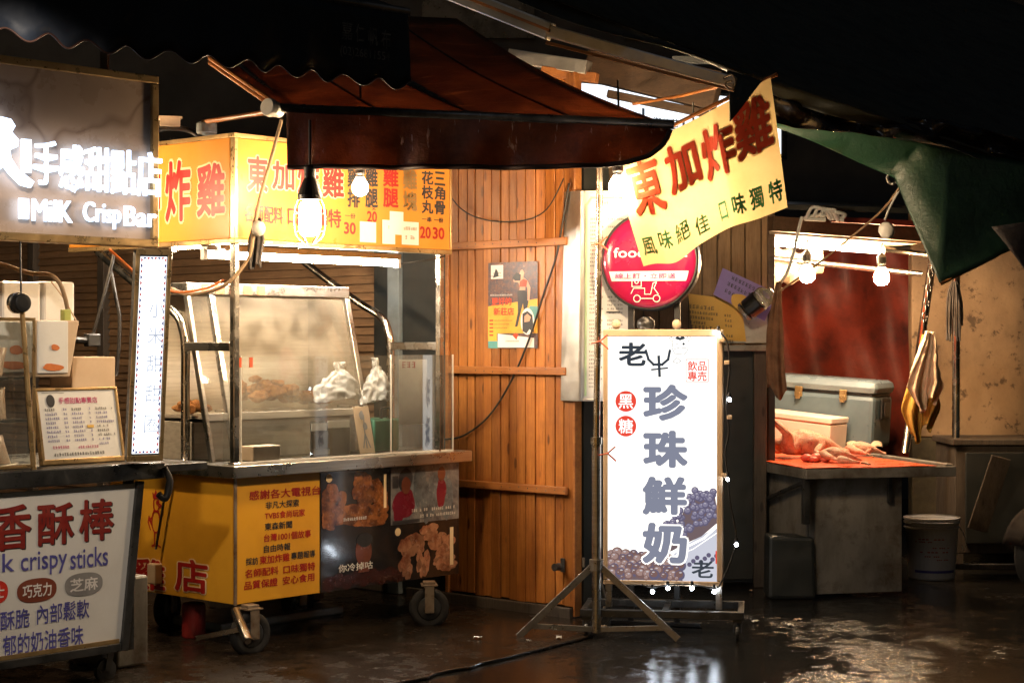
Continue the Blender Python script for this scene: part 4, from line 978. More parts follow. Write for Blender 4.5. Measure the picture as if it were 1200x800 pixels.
for si, z in enumerate(shz):
    for k in range(4):
        x = gx1 - .11 - .17 * k - .02 * si; h_ = .11 + .012 * ((k + si) % 2); y = Y0 + .06 + .03 * (k % 2); ti = .03 * ((k + si) % 3 - 1)
        def fn(a, b, x=x, h_=h_, y=y, z=z, ti=ti):
            t = 2 * math.pi * a; fat = (1 - b) ** .5 * .9 + .02; return L.p(x + math.cos(t) * (.068 + .006 * math.sin(5 * t)) * (1 - .12 * b) + ti * b, y + .05 + math.sin(t) * .042 * fat, z + .002 + h_ * b)
        m = MB(); m.grid(fn, 24, 8); o = m.build('snack_bag', m_snack, None, loc=L.p(x, y + .05, z), smooth=True)
        tag(o, 'printed snack bag standing on the %s shelf of the brass edged glass case' % ('bottom', 'middle', 'top')[si], 'snack bag', 'snack bags on the %s shelf' % ('bottom', 'middle', 'top')[si])
# clear holder of paper bags above it
hp_ = L.front(.16)
b = hp_.box(2, 375, 92, 442)
ob = thing('paper_bag_holder', hp_.pt(b[2] - .1, b[1]), 'clear tapered holder filled with orange printed paper bags above the glass case', 'bag holder', L.rz)
mb = MB(); mb.prism([hp_.pt(b[0] - .2, b[1], 0), hp_.pt(b[2] - .04, b[1], 0), hp_.pt(b[2] + .005, b[3], 0), hp_.pt(b[0] - .2, b[3], 0)], hp_.n * -.15); mb.build('holder', m_kraft, ob, bevel=.006)
mb = MB(); mb.slab(hp_, b[2] - .20, b[1] + .015, b[2] - .055, b[3] - .002, .001, .010); mb.slab(hp_, b[2] - .40, b[1] + .02, b[2] - .22, b[3] - .006, .001, .012); pb = mb.build('paper_bag', m_paper, ob, bevel=.005)
m_oprint = surf('orange print', (.70, .20, .05), .5)
mb = MB()
for u, v, ru, rv in ((b[2] - .13, b[1] + .04, .05, .014), (b[2] - .12, b[1] + .12, .02, .012), (b[2] - .31, b[1] + .05, .06, .016), (b[2] - .30, b[1] + .11, .03, .02)): mb.blob(hp_, u, v, ru, rv, .0135, 18, .15, int(u * 100))
mb.build('print', m_oprint, pb)
for px in ((2, 48), (51, 88)):
    bp_ = L.front(.42); b2 = bp_.box(px[0], 330, px[1], 376)
    o = MB(); o.slab(bp_, b2[0], b2[1] - .10, b2[2], b2[3], -.18, 0); o = o.build('storage_box', m_wplastic, None, loc=bp_.pt((b2[0] + b2[2]) / 2, b2[1] - .1, -.09), rz=L.rz, bevel=.012)
    tag(o, 'wide white plastic storage box behind the paper bag holder' if px[0] < 10 else 'rounded white plastic storage box right of the wider one, under the green plug', 'storage box')
o = MB(); bp_ = L.front(.30); b2 = bp_.box(84, 418, 135, 456); o.slab(bp_, b2[0], ZL + .003, b2[2], b2[3], -.16, 0); o = o.build('card_box', m_kraft, None, bevel=.004, loc=bp_.pt(b2[0] + .1, ZL, -.08), rz=L.rz); tag(o, 'pale card box behind the menu board on the snack counter', 'box')
# small round lamp on a rod
lp_ = L.front(-.02); u, v = lp_.at(23, 355)
rl = thing('round_lamp', lp_.pt(u, v), 'small round black lamp head hanging on a thin rod above the snack case', 'lamp')
mb = MB(); mb.lathe(lp_.pt(u, v, .03), -lp_.n, [(.018, 0), (.034, .002), (.037, .010), (.037, .032)], 26); mb.build('head', m_black, rl, bevel=.002)
mb = MB(); mb.lathe(lp_.pt(u - .004, v, -.0025), -lp_.n, [(.037, 0), (.041, .004), (.040, .02), (.03, .03)], 26); mb.build('rim', m_tube, rl)
mb = MB(); mb.tube([lp_.pt(u, v + .037, .01), lp_.pt(u + .002, v + .30, .0)], .004, 8); mb.build('rod', m_black, rl)
mb = MB(); mb.tube([lp_.pt(u + .012, v - .036, 0), lp_.pt(u + .05, ZL + .0, .02)], .010, 10); mb.build('stand_tube', m_gold, rl)
def cable(name, pts, r, mat, label, cat='cable', n=6, seg=8):
    m = MB(); m.tube(arc(pts, n), r, seg); return tag(m.build(name, mat, None, smooth=True), label, cat)
cable('ochre_cable', [P(-20, 303, 7.3), P(10, 312, 7.3), P(35, 320, 7.32), P(58, 322, 7.33), P(70, 332, 7.34), P(76, 348, 7.35), P(79, 362, 7.35)], .009, m_ropey, 'ochre cable arching above the snack case to a green plug')
o = MB(); f = Frame(P(77, 378, 7.35), L.rz); o.box(f, -.018, .018, -.015, .015, 0, .055); tag(o.build('green_plug', surf('lime plastic', (.42, .46, .12), .4), None, bevel=.005), 'lime green plug at the end of the ochre cable', 'plug')
cable('brown_string', [P(60, 330, 7.36), P(75, 350, 7.36), P(92, 381, 7.36)], .003, m_kraft, 'thin pale string stretched over the paper bag holder', 'string')
cable('black_cable', [P(134, 296, 8.3), P(128, 322, 8.3), P(118, 360, 8.3), P(109, 392, 8.3)], .008, m_cable, 'black cable hanging down to the black plug on the brown boards')
cable('black_cable', [P(130, 318, 8.35), P(136, 350, 8.35), P(140, 372, 8.35), P(139, 412, 8.35), P(136, 440, 8.35)], .009, m_cable, 'black cable hanging free right of the black plug')
o = MB(); f = Frame(P(108, 406, 8.3), L.rz); o.box(f, -.035, .035, -.02, .02, 0, .06); o.tube([f.p(-.035, 0, .03), f.p(-.11, 0, .035)], .016, 10); tag(o.build('black_plug', m_black, None, bevel=.006), 'bulky black plug hanging against the brown boards', 'plug')
cable('orange_cable', [P(128, 292, 7.8), P(150, 312, 7.8), P(170, 330, 7.85), P(205, 342, 7.95), P(240, 338, 8.0), P(262, 328, 8.0)], .006, m_orange, 'orange cable looping between the narrow sign and the corner post')
# junk on top of the cart header
cable('hose_coil', [P(186, 152, 8.9), P(200, 150, 8.9), P(222, 153, 8.9), P(236, 163, 8.9), P(228, 170, 9.0), P(200, 164, 9.05)], .014, m_black, 'black hose lying on top of the yellow header', 'hose')
o = MB(); f = Frame(P(198, 140, 8.9), .3); o.box(f, -.06, .06, -.05, .05, 0, .012); o.box(f, -.05, .05, -.05, -.044, -.04, 0); tag(o.build('card_scrap', m_kraft, None, bevel=.002), 'bent card scrap lying behind the yellow header', 'card')
o = MB(); o.tube([P(238, 143, 8.9), P(318, 131, 8.2)], .012, 10); tag(o.build('thin_rod', m_rail, None), 'thin brown rod sticking out above the yellow header', 'rod')
o = MB(); o.lathe(P(242, 158, 8.9), (0, 0, 1), [(.045, 0), (.052, .01), (.052, .055), (.045, .06)], 20); tag(o.build('tin_can', m_slate, None, smooth=False, bevel=.003), 'blue grey tin standing above the yellow header', 'tin')

# ================================================================ navy awning
nf = Frame((-.40, 6.9, 0), R(43.5)); nvp = nf.front()
xr, ztop = nvp.at(478, 14); _, zsc = nvp.at(470, 92)
nv = thing('navy_awning', nvp.pt(-1, zsc), 'dark navy awning with a scalloped edge and faded lettering', 'awning', nf.rz)
per = .155
def nvf(a, b):
    u = lerp(xr - 3.2, xr, a); drop = zsc - .026 - .018 * math.cos(2 * math.pi * (u - xr) / per + 2.6)
    return nvp.pt(u, lerp(drop, ztop, b), .02 * math.sin(u * 7 + 1) * (1 - b) + .008 * math.sin(u * 23) * (1 - b))
mb = MB(); mb.grid(nvf, 320, 6); nvv = mb.build('valance', m_navy, nv, smooth=True, solid=.004)
mb = MB(); mb.tube([nvf(i / 320, 0) + nvp.n * .003 for i in range(321)], .0035, 6); mb.build('edge_piping', m_hem, nv, smooth=True)
mb = MB(); mb.grid(lambda a, b: nvp.pt(lerp(xr - 3.2, xr, a), ztop + .65 * b + .02 * math.sin(b * 3), -1.9 * b), 20, 10); mb.build('roof_cloth', m_navy, nv, smooth=True, solid=.006)
mb = MB(); mb.tube([nvp.pt(xr - 3.2, ztop, -.01), nvp.pt(xr + .01, ztop, -.01)], .018, 10); mb.build('front_bar', m_dsteel, nv, smooth=True)
mb = MB()
for ch, x0, x1, y0 in (('嘉', 395, 407, 27), ('仁', 411, 421, 30), ('帆', 426, 437, 34), ('布', 441, 452, 37)): mb.txt(ch, nvp, nvp.box(x0, y0, x1, y0 + 21), .030, .01)
mb.txt('(02)26811554', nvp, nvp.box(393, 59, 451, 72), .030, .01)
mb.build('lettering', m_navytxt, nv)

# ================================================================ brown roll-out awning
FL, FR, BR, BL = P(322, 126, 7.75), P(786, 147, 7.55), P(535, 22, 9.7), P(190, 8, 9.9)
ba = thing('brown_awning', FL.lerp(FR, .5), 'brown roll-out cloth awning with a wet hanging front flap', 'awning')
def roof(a, b):
    p = (FL.lerp(FR, a)).lerp(BL.lerp(BR, a), b); return p - V((0, 0, .05 * math.sin(math.pi * b) + .018 * math.sin(math.pi * 5 * a) * math.sin(math.pi * b)))
mb = MB(); 
for a in (.27, .52, .77): mb.tube([roof(a, i / 14) + V((0, 0, .004)) for i in range(15)], .006, 6)
mb.build('seam', m_hem, ba, smooth=True)
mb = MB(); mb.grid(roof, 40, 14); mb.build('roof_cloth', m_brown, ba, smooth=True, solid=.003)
back = V((.06, 1, 0))
def val(a, b):       # the flap: straight along the front, then curling back round the free end
    px = lerp(336, 786, a); top = lerp(FL, FR, (px - 322) / 464.)
    py_top = lerp(126, 147, (px - 322) / 464.)
    pts_ = [(336, 197), (640, 197), (700, 195), (735, 191), (760, 183), (776, 171), (783, 160), (786, 151)]
    for (xa_, ya), (xb_, yb2) in zip(pts_, pts_[1:]):
        if px <= xb_ + .01: t = (px - xa_) / (xb_ - xa_); pyb = lerp(ya, yb2, t); break
    Yb = lerp(7.75, 7.55, (px - 322) / 464.); dz = (pyb - py_top) / FPX * Yb
    fold = .02 * math.sin(a * 21 + 2 * b) * b + .012 * math.sin(a * 47) * b + .25 * max(0, a - .85) * b
    return top - V((0, 0, dz * b)) + back * fold
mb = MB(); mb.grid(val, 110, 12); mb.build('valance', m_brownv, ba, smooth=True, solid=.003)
mb = MB(); mb.tube([val(i / 110, .985) - V((0, .004, 0)) for i in range(111)], .011, 8); mb.build('hem', m_hem, ba, smooth=True)
mb = MB(); mb.tube([P(314, 126, 7.76), P(790, 146, 7.56)], .020, 12); mb.build('front_bar', m_dsteel, ba, smooth=True)
mb = MB(); f_ = (P(314, 126, 7.76) - P(400, 128, 7.74)).normalized(); mb.lathe(P(319, 127, 7.74), V((-.55, -.8, .1)), [(.030, -.05), (.036, 0), (.040, .004), (.040, .03), (.034, .036)], 22); mb.build('end_cap', m_wplastic, ba, bevel=.002)
mb = MB()
for d in (0, .022): mb.tube([P(246, 74, 8.6) + V((0, 0, d)), P(318, 124, 7.8) + V((0, 0, d))], .010, 10)
mb.build('folding_arm', m_rail, ba, smooth=True)
for p0, p1 in ((P(352, 128, 7.8), BL.lerp(BR, .1)), (P(560, 136, 7.7), BL.lerp(BR, .55)), (P(770, 146, 7.62), BL.lerp(BR, .98))):
    mb = MB(); mb.tube([p0 - V((0, 0, .03)), p1 - V((0, 0, .10))], .016, 10); mb.build('roof_rib', m_dsteel, ba, smooth=True)

# bulbs hanging below it
def bulb(name, px, py, Y, r, label, mat, cagey=False, drop=.35, group=None):
    c = P(px, py, Y); t = thing(name, c, label, 'light bulb', group=group)
    m = MB(); m.lathe(c - V((0, 0, r * 1.05)), (0, 0, 1), [(.004, 0), (r * .62, r * .18), (r * .92, r * .55), (r, r * 1.0), (r * .93, r * 1.45), (r * .68, r * 1.95), (r * .45, r * 2.3)], 18); m.build('glass_bulb', mat, t, smooth=True)
    m = MB(); m.lathe(c + V((0, 0, r * 1.26)), (0, 0, 1), [(r * .46, 0), (r * .50, r * .3), (r * .62, r * .5), (r * .62, r * 1.3), (r * .4, r * 1.7), (.006, r * 1.9)], 16); m.build('socket', m_black, t, smooth=False, bevel=.002)
    m = MB(); m.tube(arc([c + V((0, 0, r * 3.1)), c + V((.004, 0, r * 3.1 + drop * .5)), c + V((0, 0, r * 3.1 + drop))], 3), .005, 8); m.build('flex', m_cable, t, smooth=True)
    return t
# caged work lamp
c = P(363, 255, 7.72)
wl = thing('caged_lamp', c, 'caged work lamp with a bright tall bulb hanging in front of the yellow header', 'work lamp')
mb = MB(); mb.lathe(c - V((0, 0, .080)), (0, 0, 1), [(.012, 0), (.040, .008), (.047, .04), (.047, .125), (.035, .15)], 20); mb.build('glass_bulb', emit('lit tall bulb', WARM, 190), wl, smooth=True)
mb = MB(); mb.lathe(c + V((0, 0, .076)), (0, 0, 1), [(.050, 0), (.053, .02), (.036, .07), (.026, .095), (.026, .14), (.018, .15)], 20); mb.build('socket', m_black, wl, bevel=.002)
mb = MB()
for k in range(6):
    t = k * math.pi / 3; d = V((math.cos(t), math.sin(t), 0))
    mb.tube(arc([c + V((0, 0, .09)) + d * .045, c + V((0, 0, .03)) + d * .066, c - V((0, 0, .07)) + d * .062, c - V((0, 0, .115)) + d * .02], 4), .0022, 6)
for z, r_ in ((.02, .066), (-.06, .063)): mb.tube([c + V((r_ * math.cos(2 * math.pi * k / 24), r_ * math.sin(2 * math.pi * k / 24), z)) for k in range(25)], .0022, 6)
mb.build('wire_cage', m_tube, wl, smooth=True)
mb = MB(); mb.tube([c + V((0, 0, .225)), c + V((0, 0, .42))], .006, 8); mb.build('flex', m_cable, wl)
bulb('hanging_bulb', 422, 220, 7.98, .036, 'round bright bulb right of the caged lamp, hanging under the brown awning', e_bulb)
bulb('hanging_bulb', 724, 219, 7.95, .040, 'round bright bulb beside the left edge of the yellow banner', e_bulb)

bulb('hanging_bulb', 812, 240, 8.28, .040, 'bright bulb glowing through the middle of the yellow banner from behind', e_bulb)  # bulb hidden by the cloth, assumed from the glow in it

# ================================================================ hanging banner
B_TL, B_TR, B_BR, B_BL = P(716, 184, 7.98), P(903, 91, 7.72), P(923, 243, 7.72), P(757, 311, 7.98)
nrm = (B_TR - B_TL).cross(B_BL - B_TL).normalized()
if nrm.y > 0: nrm = -nrm
def ban(a, b):
    t, q = B_TL.lerp(B_TR, a), B_BL.lerp(B_BR, a); p = t.lerp(q, b)
    fold = .014 * math.sin(a * 9 + .6) * (.25 + b) + .006 * math.sin(a * 19 + 2 * b) * b + .03 * max(0, .16 - a) / .16 * b + .012 * math.exp(-((a - .66) / .05) ** 2) * (1 - .4 * b)
    sag = .018 * math.sin(math.pi * a) * (1 - b) + (.040 * math.exp(-((a - .22) / .12) ** 2) - .015 * math.exp(-((a - .6) / .15) ** 2)) * b
    return p + nrm * fold - V((0, 0, sag))
bn = thing('cloth_banner', B_TL.lerp(B_TR, .5), 'yellow cloth banner with red and green lettering hanging askew from a rod', 'banner')
mb = MB(); mb.grid(ban, 70, 36); mb.build('cloth', m_banner, bn, smooth=True)
mb = MB(); mb.tube([ban(0, 0) + V((0, .004, .004)), ban(1, 0) + V((.03, .004, .016))], .009, 10); mb.build('rod', m_rail, bn)
class BanPlane:
    n = nrm
    def pt(s, u, v, n=0): return ban(u, 1 - v) + nrm * (-0.0 + n)
    def inv(s, px, py):
        a = b = .5
        for _ in range(60):
            q = ban(a, b); x = 600 + (q.x / q.y) * FPX; y = 400 - (q.z - 1.4) / q.y * FPX
            e = 1e-3; q1 = ban(a + e, b); q2 = ban(a, b + e)
            j = [((600 + q1.x / q1.y * FPX) - x) / e, ((600 + q2.x / q2.y * FPX) - x) / e, ((400 - (q1.z - 1.4) / q1.y * FPX) - y) / e, ((400 - (q2.z - 1.4) / q2.y * FPX) - y) / e]
            D = j[0] * j[3] - j[1] * j[2]; dx, dy = px - x, py - y
            a += .7 * (dx * j[3] - j[1] * dy) / D; b += .7 * (j[0] * dy - j[2] * dx) / D
        return a, 1 - b
bpn = BanPlane()
def char_on(ms, t, cx, cy, w_, h_, n_off):
    """one character on the cloth, centred at a photo point, size in photo pixels along the cloth"""
    u, v = bpn.inv(cx, cy); L1 = 214.; H1 = 145.
    for m, n, off in ms: m.txt(t, bpn, (u - w_ / 2 / L1, v - h_ / 2 / H1, u + w_ / 2 / L1, v + h_ / 2 / H1), n, off)
mh, mr, mg = MB(), MB(), MB()
for t, cx, cy, w_, h_ in (('東', 757, 219, 41, 64), ('加', 800, 194, 41, 54), ('炸', 842, 176, 43, 60), ('雞', 882, 149, 47, 60)): char_on(((mh, .002, .06), (mr, .004, .028)), t, cx, cy, w_, h_, 0)
for t, cx, cy in (('風', 761, 288), ('味', 780, 281), ('絕', 800, 271), ('佳', 823, 263), ('口', 848, 247), ('味', 866, 239), ('獨', 887, 232), ('特', 909, 224)): char_on(((mg, .003, .018 if cx < 855 else .03),), t, cx, cy, 18 if t != '口' else 11, 24 if cx > 855 else 22, 0)
mh.build('lettering_edge', m_banpale, bn); mr.build('lettering', m_banred, bn); mg.build('lettering', m_bangreen, bn)
o = MB(); a0, b0, c0_, d0 = P(852, 82, 7.62), P(893, 95, 7.66), P(857, 112, 7.63), P(855, 143, 7.6)
o.grid(lambda a, b: (a0.lerp(b0, a)).lerp(d0.lerp(d0 + V((.01, 0, .01)), a), b ** .8 if a < .5 else b) + V((0, -.03 * math.sin(math.pi * b), 0)), 10, 12)
tag(o.build('dark_flag', m_tarp, None, smooth=True, solid=.003), 'small pointed dark cloth hanging over the top of the yellow banner', 'cloth')

# ================================================================ roof structure over the gap
def beam(p0, p1, w_, h_, mat, label, name='roof_beam', cat='beam'):
    m = MB(); m.bar(p0, p1, w_, h_); return tag(m.build(name, mat, None, loc=p0.lerp(p1, .5), bevel=.004), label, cat)
bm = thing('awning_arm', P(600, 22, 7.6), 'long two-grooved aluminium awning arm rising towards the upper left', 'awning arm')
mb = MB(); mb.bar(P(520, -12, 7.7), P(646, 38, 7.5), .055, .075); mb.bar(P(640, 36, 7.5), P(862, 98, 7.3), .04, .05); mb.build('beam', m_alu, bm, bevel=.006)
mb = MB(); mb.bar(P(520, -13, 7.66), P(644, 36, 7.46), .012, .012); mb.bar(P(640, 50, 7.46), P(860, 106, 7.26), .012, .012); mb.build('groove', m_rail, bm)
o = MB(); o.tube(arc([P(848, 92, 7.28), P(858, 88, 7.22), P(862, 98, 7.22), P(855, 106, 7.24), P(850, 98, 7.26), P(858, 95, 7.24)], 5), .004, 6); tag(o.build('cord_binding', m_ropey, None, smooth=True), 'thin cord bound round the end of the aluminium awning arm', 'cord')
beam(P(598, 66, 9.2), P(690, 80, 9.0), .07, .07, m_alu, 'short grey metal beam above the brown awning roof')
beam(P(636, 84, 9.1), P(700, 92, 9.0), .06, .05, m_rail, 'short brown wooden beam just below the grey metal beam')
beam(P(690, 72, 9.4), P(842, 108, 9.2), .12, .20, m_beam, 'broad dark beam right of the short grey beam')
beam(P(712, 110, 9.3), P(830, 134, 9.2), .05, .04, m_beam, 'thin dark beam crossing the far white sign')
cable('pale_stick', [P(742, 122, 9.0), P(800, 112, 8.6), P(850, 99, 7.5)], .008, m_rail, 'thin stick slanting from the dark beam to the banner rod', 'stick', 2)
o = MB(); fp = Plane(P(788, 74, 10.2), V((1, 0, 0)), V((0, .3, 1))); o.slab(fp, 0, 0, .24, .045, -.02, 0); tag(o.build('roof_light', surf('frosted plate', (.6, .62, .62), .4), None, bevel=.004), 'small pale frosted plate up in the roof above the banner', 'plate')
fs = thing('far_sign', P(800, 130, 11.6), 'far white lit sign half hidden behind the awning and banner', 'sign')
f0 = P(672, 160, 11.8); fpl = Plane(f0, P(930, 186, 11.4) - f0, V((0, 0, 1))); wF = fpl.at(921, 170)[0]; hF = fpl.at(700, 92)[1]
mb = MB(); mb.slab(fpl, 0, 0, wF, hF, -.15, 0); mb.build('case', m_dsteel, fs, bevel=.01)
mb = MB(); mb.sheet(fpl, .02, .02, wF - .02, hF - .02, .003); ff = mb.build('lit_face', e_far, fs)
mb = MB(); mb.txt('切', fpl, fpl.box(744, 122, 756, 137), .006, .01); mb.txt('衛仙草', fpl, fpl.box(770, 124, 801, 139), .006, .01); mb.slab(fpl, *fpl.box(757, 116, 760, 150), .003, .006); mb.slab(fpl, *fpl.box(804, 124, 807, 156), .003, .006); mb.build('lettering', e_printd, ff)

# ================================================================ big tarpaulin roof at the right
gt = thing('green_awning', P(1050, 190, 8.2), 'dark green tarpaulin awning with a pointed hanging corner, above the butcher counter', 'awning')
A0, A1, A2 = P(590, -22, 7.0), P(905, 93, 7.9), P(1230, 205, 8.3)
def strip(f0, f1, nu=40, nv=8): m = MB(); m.grid(lambda a, b: f0(a).lerp(f1(a), b), nu, nv); return m
def e0(a): return A0.lerp(A1, a / .5) if a < .5 else A1.lerp(A2, (a - .5) / .5)
mb = MB(); mb.grid(lambda a, b: e0(a) + V((.55 * b, 2.2 * b, 1.15 * b)) + V((0, 0, .03 * math.sin(9 * a + 5 * b) * b)), 40, 12); mb.build('roof_cloth', m_tarp, gt, smooth=True, solid=.006)
mb = MB(); mb.grid(lambda a, b: e0(a) + V((0, .03 * math.sin(8 * a + 3 * b), -(.05 + .02 * math.sin(14 * a)) * b)), 60, 6); mb.build('front_flap', m_tarp, gt, smooth=True, solid=.004)
def pl_top(a): return P(lerp(880, 1230, a), lerp(104, 172, a) + 6 * math.sin(a * 7), lerp(7.95, 8.25, a))
def pl_bot(a): return P(lerp(880, 1230, a), lerp(134, 196, a) + 5 * math.sin(a * 5 + 1), lerp(7.95, 8.25, a))
mb = MB(); mb.grid(lambda a, b: pl_top(a).lerp(pl_bot(a), b) + V((0, -.03 * math.sin(10 * a + 4 * b) - .02 * math.sin(23 * a - 6 * b) - .015 * math.sin(51 * a + 3 * b), 0)), 110, 16); mb.build('plastic_sheet', m_plastic, gt, smooth=True, solid=.002)
gpts = [(905, 134, 8.2), (1050, 164, 8.15), (1240, 196, 8.1), (1240, 262, 8.0), (1172, 292, 7.95), (1102, 333, 7.92), (1052, 214, 8.2), (985, 180, 8.3), (905, 150, 8.35)]
def gtop(a): return P(lerp(905, 1240, a), lerp(134, 198, a), lerp(8.3, 8.15, a))
def gbot(a):
    k = [(0, 905, 148, 8.4), (.30, 985, 180, 8.4), (.52, 1050, 208, 8.3), (.62, 1102, 333, 8.0), (.78, 1168, 300, 8.05), (1, 1240, 268, 8.1)]
    for (a0_, x0_, y0_, Y0_), (a1_, x1_, y1_, Y1_) in zip(k, k[1:]):
        if a <= a1_ + 1e-6: t = (a - a0_) / (a1_ - a0_); return P(lerp(x0_, x1_, t), lerp(y0_, y1_, t), lerp(Y0_, Y1_, t))
mb = MB(); mb.grid(lambda a, b: gtop(a).lerp(gbot(a), b) + V((0, .03 * math.sin(11 * a + 3 * b) * b + .018 * math.sin(7 * b + 12 * a) * b * (a > .5), 0)), 100, 20); mb.build('green_cloth', m_green, gt, smooth=True, solid=.003)
mb = MB(); mb.tube([gbot(.62 + .16 * i / 8) for i in range(9)], .007, 8); mb.build('hem', m_rail, gt, smooth=True)
o = MB(); o.grid(lambda a, b: P(lerp(1162, 1240, a), lerp(266, 255, a), 7.9).lerp(P(lerp(1200, 1240, a), lerp(318, 330, a), 7.85), b) + V((0, -.03 * math.sin(3 * a + 2 * b), 0)), 10, 10); tag(o.build('grey_cloth', m_rag, None, smooth=True, solid=.004), 'grey brown cloth folded under the right edge of the green awning', 'cloth')

# ================================================================ milk tea light box
yaw = R(8)
sx = V((math.cos(yaw), -math.sin(yaw), 0))
o0 = P(707, 684, 8.58)
S = Plane(o0, sx, V((0, 0, 1)))
wS = S.at(847, 540)[0]; hS = S.at(710, 386)[1]
lbx = thing('lit_sign_box', S.pt(wS / 2, 0), 'tall glowing white drink sign with grey lettering and tapioca pearls, on a low rolling base', 'sign')
mb = MB(); mb.slab(S, 0.006, .006, wS - .006, hS - .006, -.14, -.006); mb.build('case', m_alu, lbx, bevel=.006)
mb = MB(); fw = .022
for u0_, v0_, u1_, v1_ in ((0, 0, wS, fw), (0, hS - .034, wS, hS), (0, fw + .001, fw, hS - .035), (wS - fw - .006, fw + .001, wS, hS - .035)): mb.slab(S, u0_, v0_, u1_, v1_, -.012, .012)
mb.build('frame', m_kraft, lbx, bevel=.004)
mb = MB(); mb.sheet(S, fw - .002, fw - .002, wS - fw - .004, hS - .033, .002); face = mb.build('lit_face', e_face, lbx)
m1, m2, mr, mo = MB(), MB(), MB(), MB()
for ch, bx in (('珍', (756, 452, 804, 491)), ('珠', (756, 506, 804, 546)), ('鮮', (755, 560, 803, 601)), ('奶', (755, 614, 803, 658))):
    b = S.box(*bx); mo.txt(ch, S, b, .0065, .085); m1.txt(ch, S, b, .008, .045)
mo.build('lettering_edge', e_face, face); m1.build('lettering', e_print, face)
m2.txt('老', S, S.box(726, 402, 757, 428), .004, .03)
def sp_(x, y): return S.at(x, y)
m2.stroke(S, [sp_(757, 411), sp_(760, 421), sp_(766, 427), sp_(776, 427), sp_(783, 421), sp_(785, 411)], .012, .004); m2.stroke(S, [sp_(772, 418), sp_(773, 440)], .013, .0042); m2.stroke(S, [sp_(764, 433), sp_(782, 431)], .008, .0044)
m2.txt('老', S, S.box(811, 656, 836, 676), .009, .02)
# small calf drawing in lines
cx, cy = S.at(797, 406); k = .0042
def cp(l): return [(cx + a * k, cy + b * k) for a, b in l]
for l in ([(-9, 6), (-13, 9), (-10, 11), (-6, 9)], [(9, 6), (13, 9), (10, 12), (6, 9)], [(-8, 7), (-9, -2), (-6, -8), (5, -9), (9, -3), (9, 6)], [(-7, -3), (0, -1), (8, -2)], [(-5, 3), (-2, 3)], [(-4, -13), (-8, -17), (-3, -19), (1, -16), (-4, -13)]): m2.stroke(S, cp(l), .0022, .004)
m2.poly([S.pt(a, b, .0045) for a, b in cp([(-6, 9), (-3, 12), (0, 10), (3, 13), (6, 9), (0, 7)])]); m2.disc(S, cx + 4 * k, cy + 3 * k, .006, .0045, 14)
m2.build('logo', e_printd, face)
for ch, cx_, cy_ in (('黑', 733.5, 470), ('糖', 733.5, 499)):
    u, v = S.at(cx_, cy_); mr.disc(S, u, v, .050, .004, 30)
b = S.box(804, 421, 830, 447)
mr.stroke(S, [(b[0], b[1]), (b[2], b[1]), (b[2], b[3]), (b[0], b[3]), (b[0], b[1])], .003, .004)
mr.txt('飲品', S, S.box(806, 423, 828, 434), .0045, .02); mr.txt('專売', S, S.box(806, 435, 828, 446), .0045, .02)
mr.build('red_print', e_red, face)
mo = MB()
for ch, cx_, cy_ in (('黑', 733.5, 470), ('糖', 733.5, 499)): mo.txt(ch, S, S.box(cx_ - 8.2, cy_ - 8.2, cx_ + 8.2, cy_ + 8.2), .006, .012)
mo.build('lettering', e_face, face)
# printed pearls
rp_ = random.Random(6); ma, mb2, mc, md = MB(), MB(), MB(), MB()
uR, vB = wS - fw - .006, fw
cu, cv = S.at(832, 650)
cup = [S.at(x, y) for x, y in ((786, 652), (800, 640), (843, 615), (843, 681), (798, 681))]
md.poly([S.pt(a, b, .0026) for a, b in cup]); md.build('cup_print', e_cup, face)
lay = .003
m_cup2 = MB(); m_cup2.stroke(S, [S.at(x, y) for x, y in ((788, 646), (805, 640), (825, 630), (843, 614))], .010, .0062); m_cup2.stroke(S, [S.at(x, y) for x, y in ((790, 651), (812, 643), (843, 622))], .004, .0061)
m_cup2.build('cup_rim_print', e_face, face)
def inpoly(x, y): 
    lim = 640 - (x - 786) * .55 - 4
    return y < lim and y > 574 + max(0, (812 - x)) * 1.15 + (12 if x > 838 else 0)
gp = MB(); gp.poly([S.pt(*S.at(x, y), .0028) for x, y in ((774, 634), (790, 620), (806, 590), (818, 578), (838, 582), (841, 600), (841, 612), (822, 628), (800, 638), (786, 646))])
gl = [(711, 653), (722, 648), (740, 651), (756, 659), (775, 664), (790, 668), (799, 676)]
gp.poly([S.pt(*S.at(x, y), .0028) for x, y in gl] + [S.pt(S.at(800, 680)[0], vB + .001, .0028), S.pt(S.at(711, 680)[0], vB + .001, .0028)]); gp.build('pearl_ground', e_gap, face)
m_in, m_br, m_bi, m_d2, m_br2 = MB(), MB(), MB(), MB(), MB()
def pearl(base, inner, u, v, r_, z_):
    base.disc(S, u, v, r_, z_, 16); inner.disc(S, u - r_ * .08, v + r_ * .16, r_ * .74, z_ + .000006, 14, r_ * .66)
    mc.disc(S, u + rp_.uniform(-.3, .2) * r_, v + r_ * .48, r_ * .26, z_ + .000012, 10, r_ * .13)
    if rp_.random() < .6: mc.disc(S, u - r_ * .45, v + r_ * .1, r_ * .09, z_ + .000012, 8)
cnt = 0
while cnt < 100:
    x, y = rp_.uniform(774, 839), rp_.uniform(574, 640)
    if not inpoly(x, y): continue
    u, v = S.at(x, y); pearl(ma, m_in, u, v, rp_.uniform(.013, .018), lay + .00002 * cnt); cnt += 1
for i in range(8):
    u, v = S.at(808 + 4.5 * i, 661 - 3 * (i % 3) - i); ma.disc(S, u, v, .011, .0031 + .00001 * i, 12)
ma.build('dark_pearls', e_pearl, face, label='dark printed tapioca pearls'); m_in.build('dark_pearl_tone', e_pearlb, face)
i = 0
